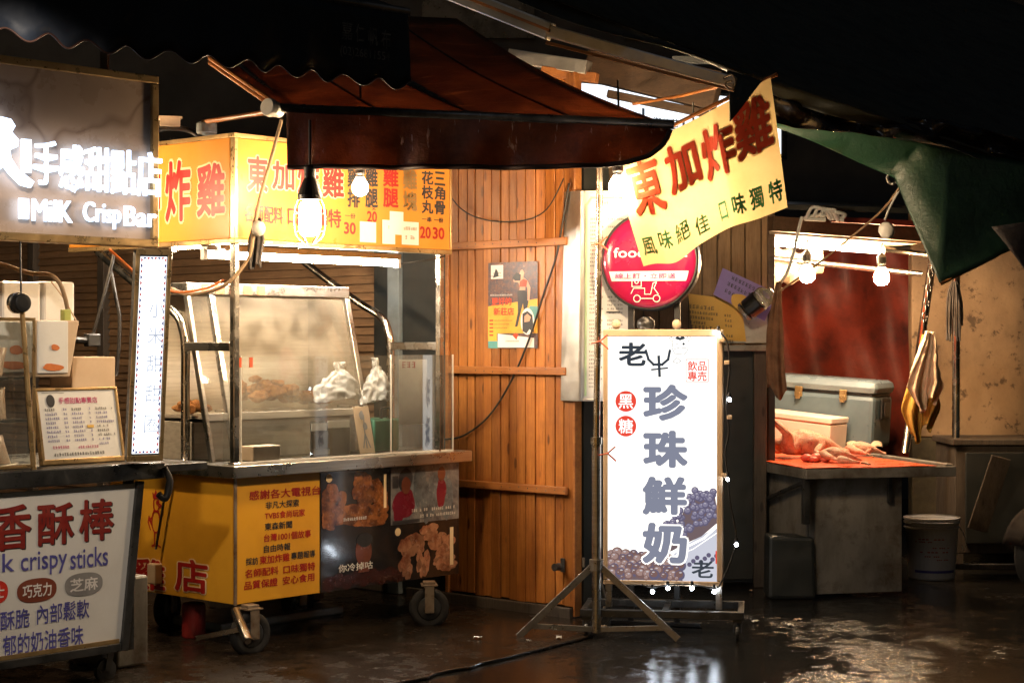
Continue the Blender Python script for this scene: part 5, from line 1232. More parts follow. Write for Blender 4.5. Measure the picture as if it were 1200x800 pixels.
for row in range(7):
    for kx in range(12):
        x = 708 + 8.6 * kx + (4.3 if row % 2 else 0) + rp_.uniform(-2, 2); y = 648 + 5.4 * row + rp_.uniform(-1.5, 1.5) + max(0, x - 740) * .17
        if x > 799 or x < 712: continue
        u, v = S.at(x, y); r_ = rp_.uniform(.020, .028)
        if v < vB + .010: continue
        r_ = min(r_, v - vB); pearl(*((m_br, m_bi) if rp_.random() < .62 else (m_d2, m_br2)), u, v, r_, .0033 + .00002 * i); i += 1
m_d2.build('dark_pearls', e_pearl, face); m_br2.build('brown_pearl_tone', e_pearl2, face); m_br.build('brown_pearls', e_pearl2, face, label='brown printed tapioca pearls'); m_bi.build('brown_pearl_tone', e_pearl2b, face); mc.build('pearl_shines', e_pearl3, face)
mb = MB(); mb.sheet(S, wS - fw - .012, S.at(843, 660)[1], wS - fw - .004, S.at(843, 645)[1], .0075); mb.build('red_mark', e_red, face)
# the back face of the same box, lit too
SB = Plane(S.pt(wS, 0, -.1405), -S.u, S.v)
mb = MB(); mb.sheet(SB, fw, fw, wS - fw, hS - fw - .01, .002); bface = mb.build('lit_face', e_face, lbx)
mb = MB()
for ch, y0, y1 in (('珍', 452, 491), ('珠', 506, 546), ('鮮', 560, 601), ('奶', 614, 658)):
    b = S.box(756, y0, 804, y1); mb.txt(ch, SB, b, .008, .045)
mb.build('lettering', e_print, bface)
mb = MB()
for u0_, v0_, u1_, v1_ in ((0, 0, wS, fw - .001), (0, hS - .032, wS, hS), (0, fw, fw - .001, hS - .033), (wS - fw + .001, fw, wS, hS - .033)): mb.slab(SB, u0_, v0_, u1_, v1_, .0, .012)
mb.build('frame', m_kraft, lbx, bevel=.004)
# uprights and rolling base
mb = MB()
for u in (.02, wS - .02): mb.slab(S, u - .015, -o0.z + .12, u + .015, .004, -.10, -.06)
mb.build('base_uprights', m_steel, lbx, bevel=.002)
mb = MB(); zb2 = .10
for v0_, u0_, u1_ in ((.10, -.10, wS + .10), (-.25, -.10, wS + .10)): mb.box(Frame(S.pt(0, -o0.z), -yaw), u0_, u1_, -v0_ - .02 + .0, -v0_ + .02, zb2, zb2 + .035)
for u in (-.10, wS / 2, wS + .07): mb.box(Frame(S.pt(0, -o0.z), -yaw), u, u + .03, -.08, .23, zb2 + .002, zb2 + .033)
mb.build('base_frame', m_dsteel, lbx, bevel=.003)
for u, y in ((-.07, -.10), (wS + .07, -.10), (-.07, .25), (wS + .07, .25)):
    f = Frame(S.pt(u, -o0.z) , -yaw); mb = MB(); mb.lathe(f.p(-.010, y, .036), f.x, [(.012, 0), (.034, .002), (.036, .01), (.034, .018), (.012, .02)], 18)
    mb.bar(f.p(-.018, y, .035), f.p(-.018, y + .015, .085), .022, .003, f.x); mb.bar(f.p(.018, y, .035), f.p(.018, y + .015, .085), .022, .003, f.x); mb.box(f, -.022, .022, y - .01, y + .035, .084, .098); mb.build('caster', m_dsteel, lbx)
# string of small lights round its right and bottom edge
sl_ = thing('string_lights', S.pt(wS, .4), 'string of small white lights hung round the lower and right edge of the drink sign', 'string lights')
leds = [(765, 692), (783, 688), (811, 688), (837, 692), (863, 637), (853, 561), (855, 468), (842, 390), (852, 558), (862, 684)]
path = [(842, 388), (852, 400), (855, 432), (851, 470), (854, 505), (850, 530), (853, 560), (856, 590), (862, 620), (861, 640), (855, 660), (846, 680), (838, 688), (812, 684), (784, 684), (766, 687), (752, 684)]
mb = MB(); mb.tube(arc([S.pt(*S.at(x, y), .02) for x, y in path], 5), .0045, 6); mb.build('wire', m_cable, sl_, smooth=True)
for x, y in leds[:8]:
    u, v = S.at(x, y); mb = MB(); mb.ball(S.pt(u, v, .026), .0095 if x not in (842, 853) else .008, seg=10, rings=7); mb.build('small_bulb', e_led, sl_, smooth=True)
    mb = MB(); mb.lathe(S.pt(u, v + .012, .024), (0, 0, 1), [(.007, 0), (.009, .006), (.006, .022)], 10); mb.build('bulb_holder', m_black, sl_)
mb = MB()
for x, y in ((852, 424), (855, 488), (849, 556), (846, 398)): u, v = S.at(x, y); mb.slab(S, u - .012, v - .012, u + .012, v + .008, .01, .03)
mb.build('tape_knot', m_kraft, sl_, bevel=.003)

# ================================================================ round delivery sign
dp = Plane(P(761, 306, 8.80), V((math.cos(R(-14)), math.sin(R(-14)), 0)), V((0, 0, 1)))
rd_ = .230
ds = thing('round_sign', dp.pt(0, -.3), 'round magenta delivery sign with a pale band, on two black legs', 'sign')
mb = MB(); mb.lathe(dp.pt(0, 0, -.10), dp.n, [(rd_ - .004, 0), (rd_ + .012, .004), (rd_ + .014, .02), (rd_ + .014, .095), (rd_ + .004, .106)], 56, cap=True); mb.build('drum', m_black, ds, smooth=False, bevel=.002)
mb = MB(); vs = []
mb.lathe(dp.pt(0, 0, .0062), dp.n, [(rd_, 0), (rd_ * .985, .006), (rd_ * .93, .013), (rd_ * .75, .018), (.001, .021)], 56, cap=False); fm = mb.build('face', m_magenta, ds, smooth=True)
zf = .029
def ch_(v): return math.sqrt(max(0, (rd_ * .985) ** 2 - v * v))
v0, v1 = -.098, -.050
mb = MB(); n_ = 16
mb.grid(lambda a, b: (lambda v: dp.pt(lerp(-ch_(v), ch_(v), a), v, .0062 + .0225 * (1 - (2 * a - 1) ** 8) + .0012))(lerp(v0, v1, b)), 24, 3); bd_ = mb.build('band', m_band, fm)
mb = MB(); mb.txt('線上訂・立即送', dp, (-.165, v0 + .012, .135, v1 - .010), .0335, .012); mb.build('lettering', m_magtxt, bd_)
mb = MB(); mb.txt('foodpanda', dp, (-.172, .003, .190, .065), zf + .001, .012); 
k = .0042; cx, cy = -.01, -.150
def kp_(l): return [(cx + a * k, cy + b * k) for a, b in l]
for l in (loop(-11, -8, 4, 4), loop(12, -8, 4, 4), [(-18, -2), (-15, 4), (-2, 4), (-2, -3), (5, -3), (8, 10), (12, 11)], [(12, 11), (9, 4), (14, -3)], [(-7, -8), (8, -8)], [(-17, 6), (-17, 17), (-6, 17), (-6, 6), (-17, 6)], loop(-11.5, 11.5, 2, 2)): mb.stroke(dp, kp_(l), .0032, zf + .001)
mb.build('lettering', m_wtxt, fm)
mb = MB()
for u in (-.10, .13): mb.bar(dp.pt(u, -rd_ + .03, -.05), dp.pt(u, -dp.o.z + .02, -.05), .030, .02, dp.n)
mb.bar(dp.pt(-.2, -dp.o.z + .012, -.05), dp.pt(.25, -dp.o.z + .012, -.05), .05, .02); mb.build('legs', m_black, ds, bevel=.003, label='pair of black legs')

# ================================================================ long menu board against the wall end
mo_ = Plane(P(679, 470, 8.93), V((math.cos(R(4)), math.sin(R(4)), 0)), V((.010, 0, 1)))
wM = mo_.at(738, 400)[0]; hM = mo_.at(680, 223)[1]
ml_ = thing('long_menu', mo_.pt(wM / 2, 0), 'tall narrow white menu board with aluminium edge at the plank wall end', 'menu board')
mb = MB(); mb.slab(mo_, .010, .01, wM, hM - .01, -.05, -.004); mf = mb.build('face', m_white, ml_)
mb = MB(); mb.slab(mo_, -.004, 0, .012, hM, -.10, .006); mb.slab(mo_, .0125, hM - .012, wM, hM, -.06, .004); mb.slab(mo_, .0125, 0, wM, .012, -.06, .004); mb.build('edge_profile', m_alu, ml_, bevel=.003)
mb = MB(); mb.hexa([mo_.pt(-.085, .0, -.10), mo_.pt(-.005, 0, .004), mo_.pt(-.005, 0, -.02), mo_.pt(-.08, 0, -.12), mo_.pt(-.075, hM, -.10), mo_.pt(-.005, hM, .004), mo_.pt(-.005, hM, -.02), mo_.pt(-.07, hM, -.12)]); mb.build('side_profile', m_alu, ml_, bevel=.002)
mk, mr, mg = MB(), MB(), MB()
for i in range(44):
    v = hM * (.86 - .0185 * i); m_ = mr if i in (0, 1, 3, 8, 14, 22) else mk
    if i in (13, 25, 33): continue
    m_.scribble(mo_, .045, v, .045 + .045 + .012 * ((i * 7) % 3), .0085, .001, i); 
    if i % 2 == 0 or i > 20: mk.scribble(mo_, .135, v, .215, .0085, .001, 100 + i, .8)
mk.scribble(mo_, .05, hM * .92, .07, .03, .001, 5); mk.scribble(mo_, .075, hM * .935, .14, .012, .001, 6)
for v in (.30, .29, .42): mk.sheet(mo_, .13, hM * v, .20, hM * v + .006, .002)
mk.build('lettering', m_ink, mf); mr.build('lettering', m_red, mf)
m_pgreen = surf('pale green print', (.45, .62, .38), .5)
mb = MB(); mb.stroke(mo_, [(.03, hM * .03), (.025, hM * .93), (.05, hM * .965), (wM - .01, hM * .965)], .010, .001); mb.build('border', m_pgreen, mf)

# ================================================================ tripod stand
t0 = G(699, 748); Y_ = t0.y
tp_ = thing('tripod_pole', t0, 'steel pole on three folding legs standing left of the drink sign', 'pole stand')
top = P(702, 150, Y_ + .02)
mb = MB(); mb.tube([t0 + V((0, 0, .03)), P(699, 520, Y_)], .022, 14); mb.tube([P(699, 520, Y_), P(699, 512, Y_)], .027, 14); mb.build('lower_tube', m_steel, tp_, smooth=False)
mb = MB(); mb.tube([P(699, 512, Y_), P(703, 195, Y_ + .01), top], .016, 14); mb.build('upper_tube', m_tube, tp_, smooth=False)
hub = P(699, 664, Y_)
mb = MB(); mb.tube([P(699, 668, Y_), P(699, 655, Y_)], .034, 14); mb.tube([P(684, 653, Y_), P(684, 664, Y_)], .006, 8); mb.build('clamp', m_galv, tp_)
for fx, fy, bx, by in ((607, 749, 632, 741), (795, 752, 770, 739), (712, 716, 708, 735)):
    foot = G(fx, fy) + V((0, 0, .012)); s_ = (foot - hub).normalized()
    mb = MB(); mb.bar(hub + V((s_.x, s_.y, 0)) * .03, foot, .032, .010, V((-s_.y, s_.x, 0))); lg = mb.build('leg', m_galv, tp_, bevel=.002)
    mid = hub.lerp(foot, .84); mb = MB(); mb.bar(t0 + V((s_.x, s_.y, 0)) * .02 + V((0, 0, .045)), mid, .026, .008, V((-s_.y, s_.x, 0))); mb.build('brace', m_galv, tp_, bevel=.002)
mb = MB()
for x, y in ((703, 285), (712, 531), (703, 400)):
    for dx, dy in ((-10, 2), (9, -8), (10, 9)):
        mb.tube([P(x, y, Y_ - .04), P(x + dx, y + dy, Y_ - .05)], .004, 6)
mb.build('red_tie', m_tape, tp_)

# ================================================================ papers on the walls
po = thing('gym_poster', wp.pt(*wp.at(602, 408), .01), 'small fitness poster with orange lettering pinned to the plank wall', 'poster', Wf.rz)
b = wp.box(573, 307, 631, 408); e0_, e1_ = .0050, .0062
pw, phh = b[2] - b[0], b[3] - b[1]
def pu(f): return b[0] + pw * f
def pv(f): return b[1] + phh * f
def ppoly(m, pts_, n): m.poly([wp.pt(pu(x), pv(y), n) for x, y in pts_])
mb = MB(); mb.slab(wp, *b, .0045, .006); pg_ = mb.build('paper', m_postdark, po)
mb = MB(); ppoly(mb, [(0, .085), (.18, .085), (.18, .175), (1, .175), (1, .57), (.5, .53), (0, .49)], .0065); mb.build('orange_field', m_postor, pg_)
mb = MB(); ppoly(mb, [(0, 0), (.2, 0), (.2, .085), (0, .085)], .0068); ppoly(mb, [(.72, .3), (1, .34), (1, .48), (.85, .49)], .0068); mb.build('teal_field', m_postteal, pg_)
mb = MB(); ppoly(mb, [(.06, .81), (.31, .81), (.31, .97), (.06, .97)], .0069); ppoly(mb, [(.2, .01), (.93, .01), (.93, .12), (.2, .17)], .0069)
ring = [(.80 + .135 * math.cos(t / 24 * 6.283), .31 + .155 * math.sin(t / 24 * 6.283)) for t in range(24)]; ppoly(mb, ring, .0072); mb.build('white_field', m_paper, pg_)
mb = MB(); ppoly(mb, [(.60, .66), (.68, .68), (.80, .65), (.82, .54), (.78, .40), (.73, .40), (.71, .52), (.66, .40), (.60, .25), (.55, .25), (.61, .42)], .0071); ppoly(mb, [(.70, .40), (.80, .43), (.90, .38), (.93, .18), (.84, .22), (.78, .17), (.70, .20)], .0075); ppoly(mb, [(.50, .82), (.58, .88), (.67, .85), (.66, .78), (.55, .78)], .0074)
ppoly(mb, [(.10, .82), (.16, .93), (.2, .9), (.22, .84)], .0075); mb.build('black_figure_print', m_ink, pg_)
mb = MB(); ppoly(mb, [(.62, .82), (.66, .90), (.70, .91), (.74, .87), (.72, .82), (.80, .78), (.86, .70), (.84, .55), (.80, .55), (.80, .68), (.78, .72), (.64, .72), (.62, .76), (.52, .77), (.52, .80), (.60, .80)], .0073); ppoly(mb, [(.64, .67), (.76, .67), (.76, .71), (.65, .71)], .0076); ppoly(mb, [(.74, .30), (.84, .31), (.87, .36), (.80, .40), (.74, .37)], .0079); mb.build('skin_print', m_postskin, pg_)
mb = MB(); ppoly(mb, [(.64, .71), (.78, .71), (.80, .78), (.72, .80), (.65, .77)], .0078); ppoly(mb, [(.50, .15), (.58, .10), (.62, .16), (.56, .18)], .0078)
t_ = lambda s_, x0, y0, x1, y1: mb.txt(s_, wp, (pu(x0), pv(y0), pu(x1), pv(y1)), .0082, .03)
t_('更好的', .08, .50, .48, .59); t_('新莊店', .12, .385, .53, .47)
mb.scribble(wp, pu(.36), pv(.075), pu(.64), phh * .016, .0082, 3)
for i in range(5): ppoly(mb, [(.03, .315 - .043 * i), (.11, .315 - .043 * i), (.11, .335 - .043 * i), (.03, .335 - .043 * i)], .0080)
mb.build('lettering', m_postred, pg_)
mb = MB(); mb.txt('GYM', wp, (pu(.11), pv(.865), pu(.26), pv(.885)), .0082, .0); 
for i in range(3): mb.scribble(wp, pu(.12), pv(.315 - .043 * i), pu(.50 - .05 * i), phh * .016, .0082, 30 + i)
mb.scribble(wp, pu(.06), pv(.835), pu(.29), phh * .014, .0082, 44); mb.build('lettering', m_ink, pg_)
mb = MB(); mb.scribble(wp, pu(.05), pv(.61), pu(.50), phh * .018, .0084, 9); mb.build('lettering', m_wtxt, pg_)
# wires along the wall
cable('wall_cable', [wp.pt(*wp.at(x, y), .02) for x, y in ((670, 215), (662, 262), (655, 300), (640, 345), (622, 400), (600, 450), (575, 488), (548, 509), (528, 514), (505, 514))], .0055, m_cable, 'black cable running diagonally down the plank wall past the poster')
cable('wall_wire', [wp.pt(*wp.at(x, y), .05) for x, y in ((518, 196), (530, 222), (550, 247), (580, 259), (620, 259), (648, 246), (668, 210))], .0035, m_cable, 'thin brown wire sagging across the top of the plank wall', 'wire')
cable('header_wire', [C.p(XR, -.02, 1.83), P(500, 305, 8.9), P(470, 309, 8.9)], .004, m_cable, 'short thin wire between the long tube light and the right corner post', 'wire')
# notices on the hut
ku = kp
pd_ = kp.box(806, 340, 902, 402)
pt0 = thing('grey_plate', kp.pt((pd_[0] + pd_[2]) / 2, pd_[1], .02), 'smudged pale metal plate behind the yellow card on the hut', 'plate')
mb = MB(); mb.prism([kp.pt(*kp.at(x, y), .012) for x, y in ((852, 344), (899, 340), (904, 402), (808, 402), (808, 388))], kp.n * -.008); mb.build('sheet', m_plate, pt0, bevel=.002)
yc = MB(); yc.poly([kp.pt(*kp.at(x, y), .016) for x, y in ((806, 344), (868, 352), (874, 400), (812, 398))]); yc = yc.build('yellow_card', m_ycard, None, solid=.002, loc=kp.pt(*kp.at(840, 400), .016)); tag(yc, 'yellow price card with black handwriting fixed to the hut, behind the drink sign', 'card')
mk = MB(); f0_ = kp.at(812, 352); sc_ = kp.at(832, 352)[0] - kp.at(812, 352)[0]
yp = Plane(kp.pt(*kp.at(806, 398), .0175), V((1, 0, -.10)), V((.0, 0, 1)))
for i in range(7):
    u, v = yp.at(811, 357 + 5.9 * i); mk.scribble(yp, u, v - .018, u + (.16 if i in (0, 4) else .10 + .07 * ((i * 5) % 3) / 2), .021 if i in (0, 4) else .015, .002, 70 + i); 
    if i not in (0, 4): mk.scribble(yp, u + .20, v - .018, u + .25, .014, .002, 90 + i)
mk.build('handwriting', m_ink, yc)
pc = thing('purple_card', kp.pt(*kp.at(872, 345), .05), 'tilted purple notice card with black handwriting at the corner of the hut', 'card')
pq = [P(x, y, 10.15) for x, y in ((847, 314), (912, 344), (896, 376), (836, 345))]
mb = MB(); mb.prism(pq, V((0, .004, 0))); pcs = mb.build('sheet', m_purple, pc)
pcp = Plane(pq[3] - V((0, .001, 0)), pq[2] - pq[3], pq[0] - pq[3]); mk = MB(); uW = (pq[2] - pq[3]).length; vH = (pq[0] - pq[3]).dot(pcp.v)
for i, (a_, b_) in enumerate(((.14, .62), (.10, .66), (.10, .50))): mk.scribble(pcp, uW * a_ + .02, vH * (.78 - .26 * i), uW * (a_ + b_), .021, .003, 120 + i)
mk.build('handwriting', m_ink, pcs)
mb = MB(); u, v = uW * .52, vH * .18; mb.blob(pcp, u, v, .07, .045, .004, 24, .10, 5); mb.build('ginger_print', m_ycard, pcs)
bt = thing('hanging_bottle', P(885, 356, 10.05), 'clear plastic bottle with a black label lashed slantwise over the purple card', 'bottle')
p0, p1 = P(871, 367, 10.08), P(906, 339, 10.0); d = (p1 - p0); ln = d.length; dn = d.normalized()
mb = MB(); mb.lathe(p0 + dn * ln * .12, dn, [(.03, 0), (.060, .01), (.062, ln * .42), (.056, ln * .44)], 22); mb.build('label', m_black, bt, smooth=False)
mb = MB(); mb.lathe(p0 + dn * ln * .57, dn, [(.058, 0), (.06, ln * .15), (.05, ln * .24), (.025, ln * .32), (.022, ln * .40)], 22); mb.build('body', m_bottle, bt, smooth=True)
mb = MB(); mb.lathe(p0, dn, [(.05, 0), (.058, .01), (.058, ln * .11)], 22); mb.build('cap', m_bottle, bt)
# bits on top of the drink sign
for x, t_ in ((722, 'small pale lump on the drink sign top edge, left of the black knob'), (793, 'small pale lump on the drink sign top edge, right of the black knob')):
    o = MB(); o.ball(P(x, 380, 8.72), .022, .018, .024, jit=.05); tag(o.build('foam_lump', m_kraft, None, smooth=True), t_, 'lump')
o = MB(); o.lathe(P(757, 386, 8.70), (0, 0, 1), [(.036, 0), (.045, .02), (.040, .045), (.015, .062)], 16); o = tag(o.build('black_bell', m_black, None, smooth=True), 'small black knob lying on top of the drink sign', 'knob')

# ================================================================ butcher's counter
ZQ = .712
bc = thing('butcher_counter', Q.p(.5, .7, 0), 'low butcher counter with a red top sheet and grey metal skirt', 'counter', Q.rz)
qp = Q.front(); W1 = qp.at(1121, 545)[0]; D1 = 2.25
mb = MB(); mb.box(Q, 0, W1, -.0, .035, ZQ - .055, ZQ); mb.box(Q, 0, .035, .0355, D1, ZQ - .055, ZQ); mb.box(Q, W1 - .05, W1, .0355, D1, ZQ - .055, ZQ + .012); mb.build('edge_rail', m_sheet, bc, bevel=.004)
mb = MB(); mb.box(Q, .036, W1 - .051, .036, D1, ZQ - .05, ZQ - .004); mb.build('board', m_old, bc)
mb = MB(); mb.grid(lambda a, b: Q.p(lerp(.0, W1 - .12, a), lerp(.004, D1 - .02, b), ZQ + .004 + .002 * math.sin(9 * a + 5 * b)), 20, 20); mb.build('red_sheet', m_redcut, bc, solid=.003)
mb = MB(); x2 = Q.hy(1055, 640, .12).x; mb.box(Q, .06, x2, .10, .115, .02, ZQ - .057); mb.build('front_skirt', m_sheet, bc, bevel=.003)
mb = MB(); mb.box(Q, .045, .058, .10, D1, .02, ZQ - .057); mb.build('side_skirt', m_sheet, bc, bevel=.003)
mb = MB(); mb.box(Q, .0, .035, .03, .065, ZQ - .30, ZQ - .058); mb.bar(Q.p(.018, .05, ZQ - .07), Q.p(.018, .72, ZQ - .24), .02, .02); mb.box(Q, .52, .545, .08, .098, ZQ - .20, ZQ - .06); mb.build('bracket', m_dsteel, bc, bevel=.002)
# stall frame, tarpaulin, roof edge
tb = thing('red_tarp', P(1000, 540, 12.0), 'dark red tarpaulin hanging as the back wall of the butcher stall', 'tarpaulin')
def tf(a, b):
    x, y = lerp(880, 1086, a), lerp(290, 545, b); return P(x, y, 12.05 + .05 * math.sin(a * 9 + 3 * b) + .035 * math.sin(a * 21 - 6 * b) + .03 * math.sin(a * 5 + b * 11))
mb = MB(); mb.grid(tf, 70, 50); mb.build('cloth', m_redtarp, tb, smooth=True, solid=.003)
mb = MB(); mb.tube([P(880, 290, 12.0), P(1090, 290, 12.0)], .02, 10); mb.build('top_rod', m_dsteel, tb)
fa = thing('stall_roof', P(990, 270, 10.4), 'low dark wooden roof edge over the butcher stall with a pale ceiling panel', 'roof')
mb = MB(); mb.bar(P(903, 262, 10.1), P(1092, 276, 10.5), .06, .085); mb.build('fascia', m_beam, fa, bevel=.004)
mb = MB(); mb.bar(P(975, 257, 10.0), P(1092, 263, 10.3), .03, .03); mb.build('red_batten', surf('dull red paint', (.20, .03, .02), .5), fa)
c0, c1 = P(903, 274, 10.2), P(1075, 286, 10.5)
mb = MB(); mb.prism([c0, c1, c1 + V((-.35, 1.7, .03)), c0 + V((-.35, 1.7, .03))], (0, 0, .02)); mb.build('ceiling_panel', m_ceil, fa)
mb = MB(); mb.prism([c0 + V((-.6, -.25, .14)), c1 + V((.6, -.25, .14)), c1 + V((.2, 1.9, .35)), c0 + V((-.6, 1.9, .35))], (0, 0, .03)); mb.build('roof_sheet', m_dark, fa)
p_ = thing('stall_frame', P(1060, 530, 10.9), 'bright steel frame of the butcher stall with one leaning upright', 'frame')
base = G(1061, 529, ZQ + .005)
mb = MB(); mb.tube([base, P(1094, 296, 10.75)], .025, 14); mb.build('leaning_upright', m_tube, p_, smooth=True)
mb = MB(); mb.tube([P(906, 303, 10.9), P(1080, 321, 10.8)], .017, 12); mb.build('cross_tube', m_tube, p_, smooth=True)
mb = MB(); mb.tube([P(1030, 291, 10.8), P(1090, 299, 10.75)], .017, 12); mb.build('cross_tube', m_tube, p_, smooth=True)
g_ = G(1120, 663); 
mb = MB(); mb.tube([V((g_.x, g_.y, 0)), P(1121, 250, g_.y)], .024, 14); tag(mb.build('steel_post', m_tube, None, smooth=True), 'straight steel post on the ground right of the butcher counter', 'post')
def lamp2(px, py, lab): return bulb('hanging_bulb', px, py, 10.55, .046, lab, e_bulb2, drop=.16)
lamp2(946, 322, 'left one of two round bulbs hanging above the butcher counter'); lamp2(1033, 325, 'right one of two round bulbs hanging above the butcher counter')
tube_lamp('tube_light', P(893, 284, 10.7), P(1031, 294, 10.7), .016, 'long glowing tube light under the ceiling of the butcher stall', None)
# white sheet rolled up at the left
o = MB()
def roll(a, b):
    t = 2 * math.pi * a; r_ = .10 + .018 * math.sin(3 * t + 9 * b) + .012 * math.sin(26 * b); c = P(lerp(885, 962, b), lerp(318, 306, b), 11.0); return c + V((0, math.cos(t) * r_, math.sin(t) * r_ * lerp(1.25, .75, b)))
o.grid(roll, 26, 30); tag(o.build('rolled_sheet', m_ceil, None, smooth=True), 'bulging white plastic sheet rolled up under the ceiling of the butcher stall', 'sheet')

# cooler box
n0 = G(1021, 527, ZQ + .008); rz = R(-31); cf_ = tilted(n0, rz, R(-3.5))
co_ = thing('cooler_box', n0, 'big blue grey cooler box with brass latches at the back of the butcher counter', 'cooler', rz)
H = .335; Lx = .74; Dy = .36
mb = MB(); mb.box(cf_, -Lx, 0, 0, Dy, .002, H); mb.build('body', m_cooler, co_, bevel=.03)
mb = MB(); mb.box(cf_, -Lx - .012, .012, -.012, Dy + .012, H + .006, H + .095); mb.build('lid', m_coolerlid, co_, bevel=.042)
mb = MB(); mb.box(cf_, -Lx + .02, -.02, .01, Dy - .01, H - .004, H + .010); mb.build('seal', m_black, co_)
for x in (-.20, -.50):
    mb = MB(); mb.box(cf_, x - .024, x + .024, -.026, -.006, H - .035, H + .03); mb.box(cf_, x - .016, x + .016, -.034, -.0265, H - .05, H - .005); mb.build('latch', m_gold, co_, bevel=.004)
mb = MB(); mb.box(cf_, .002, .022, .10, .25, H - .15, H - .015); hd = mb.build('handle', m_black, co_, bevel=.012)
mb = MB(); mb.box(cf_, .0225, .028, .13, .22, H - .125, H - .04); mb.build('handle_recess', m_dsteel, hd, bevel=.002)
# foam box
n1 = G(971, 529, ZQ + .008); ff_ = tilted(n1, R(-34), R(-5))
fb_ = thing('foam_box', n1, 'pale pinkish foam box in front of the cooler box on the butcher counter', 'box', R(-34))
mb = MB(); mb.box(ff_, -.66, 0, 0, .26, .002, .165); mb.build('body', m_foam, fb_, bevel=.008)
mb = MB(); mb.box(ff_, -.665, .004, -.004, .264, .167, .205); mb.build('lid', m_foam, fb_, bevel=.007)
# plucked chickens
def skin_body(name, verts, edges, mat, parent=None, loc=None):
    me = bpy.data.meshes.new(name); W = WM[parent.name] if parent else Matrix.Translation(loc); I = W.inverted()
    me.from_pydata([I @ V(v[0]) for v in verts], edges, []); o = bpy.data.objects.new(name, me); col.objects.link(o)
    if parent: o.parent = parent
    else: o.matrix_world = W
    WM[o.name] = W
    s = o.modifiers.new('skin', 'SKIN'); s.use_smooth_shade = True
    for d, v in zip(me.skin_vertices[0].data, verts): d.radius = (v[1], v[2] if len(v) > 2 else v[1]); d.use_root = False
    me.skin_vertices[0].data[0].use_root = True
    q = o.modifiers.new('smooth', 'SUBSURF'); q.levels = 2; q.render_levels = 2
    me.materials.append(mat); return o
def chicken(loc, rz, label, s=1.0, up=False):
    f = Frame(loc, rz); t = thing('plucked_chicken', loc, label, 'chicken', rz, 'plucked chickens on the butcher counter')
    p = lambda x, y, z: f.p(x * s, y * s, z * s)
    vs = [(p(0, 0, .075), .062 * s, .07 * s), (p(.08, 0, .075), .07 * s, .075 * s), (p(.15, 0, .065), .05 * s), (p(.20, .01, .05), .024 * s), (p(.25, .03, .03), .016 * s), (p(.29, .04, .02), .014 * s),
          (p(-.07, 0, .07), .045 * s), (p(-.11, 0, .075), .018 * s),
          (p(-.04, -.06, .065), .042 * s), (p(.03 if not up else -.06, -.12, .05 if not up else .125), (.03 if not up else .022) * s), (p(.10 if not up else -.15, -.14, .025 if not up else .20), .013 * s),
          (p(-.04, .06, .06), .042 * s), (p(.02, .12, .045), .028 * s), (p(-.06, .15, .02), .013 * s),
          (p(.12, -.06, .055), .022 * s), (p(.08, -.10, .03), .014 * s), (p(.14, -.12, .02), .010 * s),
          (p(.12, .06, .055), .022 * s), (p(.08, .10, .03), .014 * s)]
    skin_body('body', vs, [(0, 1), (1, 2), (2, 3), (3, 4), (4, 5), (0, 6), (6, 7), (0, 8), (8, 9), (9, 10), (0, 11), (11, 12), (12, 13), (1, 14), (14, 15), (15, 16), (1, 17), (17, 18)], m_meat, t)
    a = vs[10][0]; vs2 = [(a, .010 * s), (a + (a - vs[9][0]).normalized() * .05 * s, .008 * s)]
    e = vs2[1][0]; d = (a - vs[9][0]).normalized(); sd = f.y
    vs2 += [(e + d * .02 * s + sd * .018 * s, .005 * s), (e + d * .028 * s, .005 * s), (e + d * .02 * s - sd * .018 * s, .005 * s)]
    skin_body('foot', vs2, [(0, 1), (1, 2), (1, 3), (1, 4)], m_foot, t)
    return t
za = ZQ + .006
chicken(G(930, 536, za) + V((0, .0, 0)), R(5), 'largest plucked chicken lying on the red sheet with one leg raised', 1.2, True)
chicken(G(972, 541, za), R(-20), 'small plucked chicken lying nearest the front edge of the red sheet', .62)
chicken(G(1003, 534, za), R(-10), 'flat plucked chicken lying rightmost, in front of the foam box corner', .62)
o = MB(); c = G(952, 541, za)
for dx, dy, r_ in ((-.03, 0, .04), (.03, .01, .045), (.07, -.02, .03), (.0, -.03, .03)): o.ball(c + V((dx, dy, r_ * .55)), r_, r_ * .8, r_ * .6, 12, 8, jit=.12)
tag(o.build('red_meat', m_meatred, None, smooth=True, sub=1), 'heap of dark red raw meat between the plucked chickens', 'meat')
o = MB(); c = G(1012, 527, za)
o.grid(lambda a, b: c + V((lerp(-.11, .11, a), .10 * (b - .5), .015 + .03 * math.sin(math.pi * b) + .012 * math.sin(9 * a))), 14, 8)
tag(o.build('brown_paper', m_kraft, None, smooth=True, solid=.003), 'crumpled brown paper lying beside the foot of the cooler box', 'paper')

for i, (x, y, rz_, tx) in enumerate(((962, 536, .3, 'pale chicken leg piece lying between the two smaller chickens'), (990, 545, -.5, 'pale chicken leg piece nearest the front right of the red sheet'))):
    c = G(x, y, za); f = Frame(c, rz_); t = thing('chicken_leg', c, tx, 'chicken leg', rz_)
    skin_body('flesh', [(f.p(-.05, 0, .03), .03), (f.p(0, .004, .028), .024), (f.p(.05, .01, .02), .011), (f.p(.085, .012, .016), .008)], [(0, 1), (1, 2), (2, 3)], m_meat, t)
    skin_body('claw', [(f.p(.085, .012, .016), .007), (f.p(.12, .014, .014), .006), (f.p(.14, .03, .008), .004), (f.p(.145, .012, .008), .004), (f.p(.14, -.006, .008), .004)], [(0, 1), (1, 2), (1, 3), (1, 4)], m_foot, t)
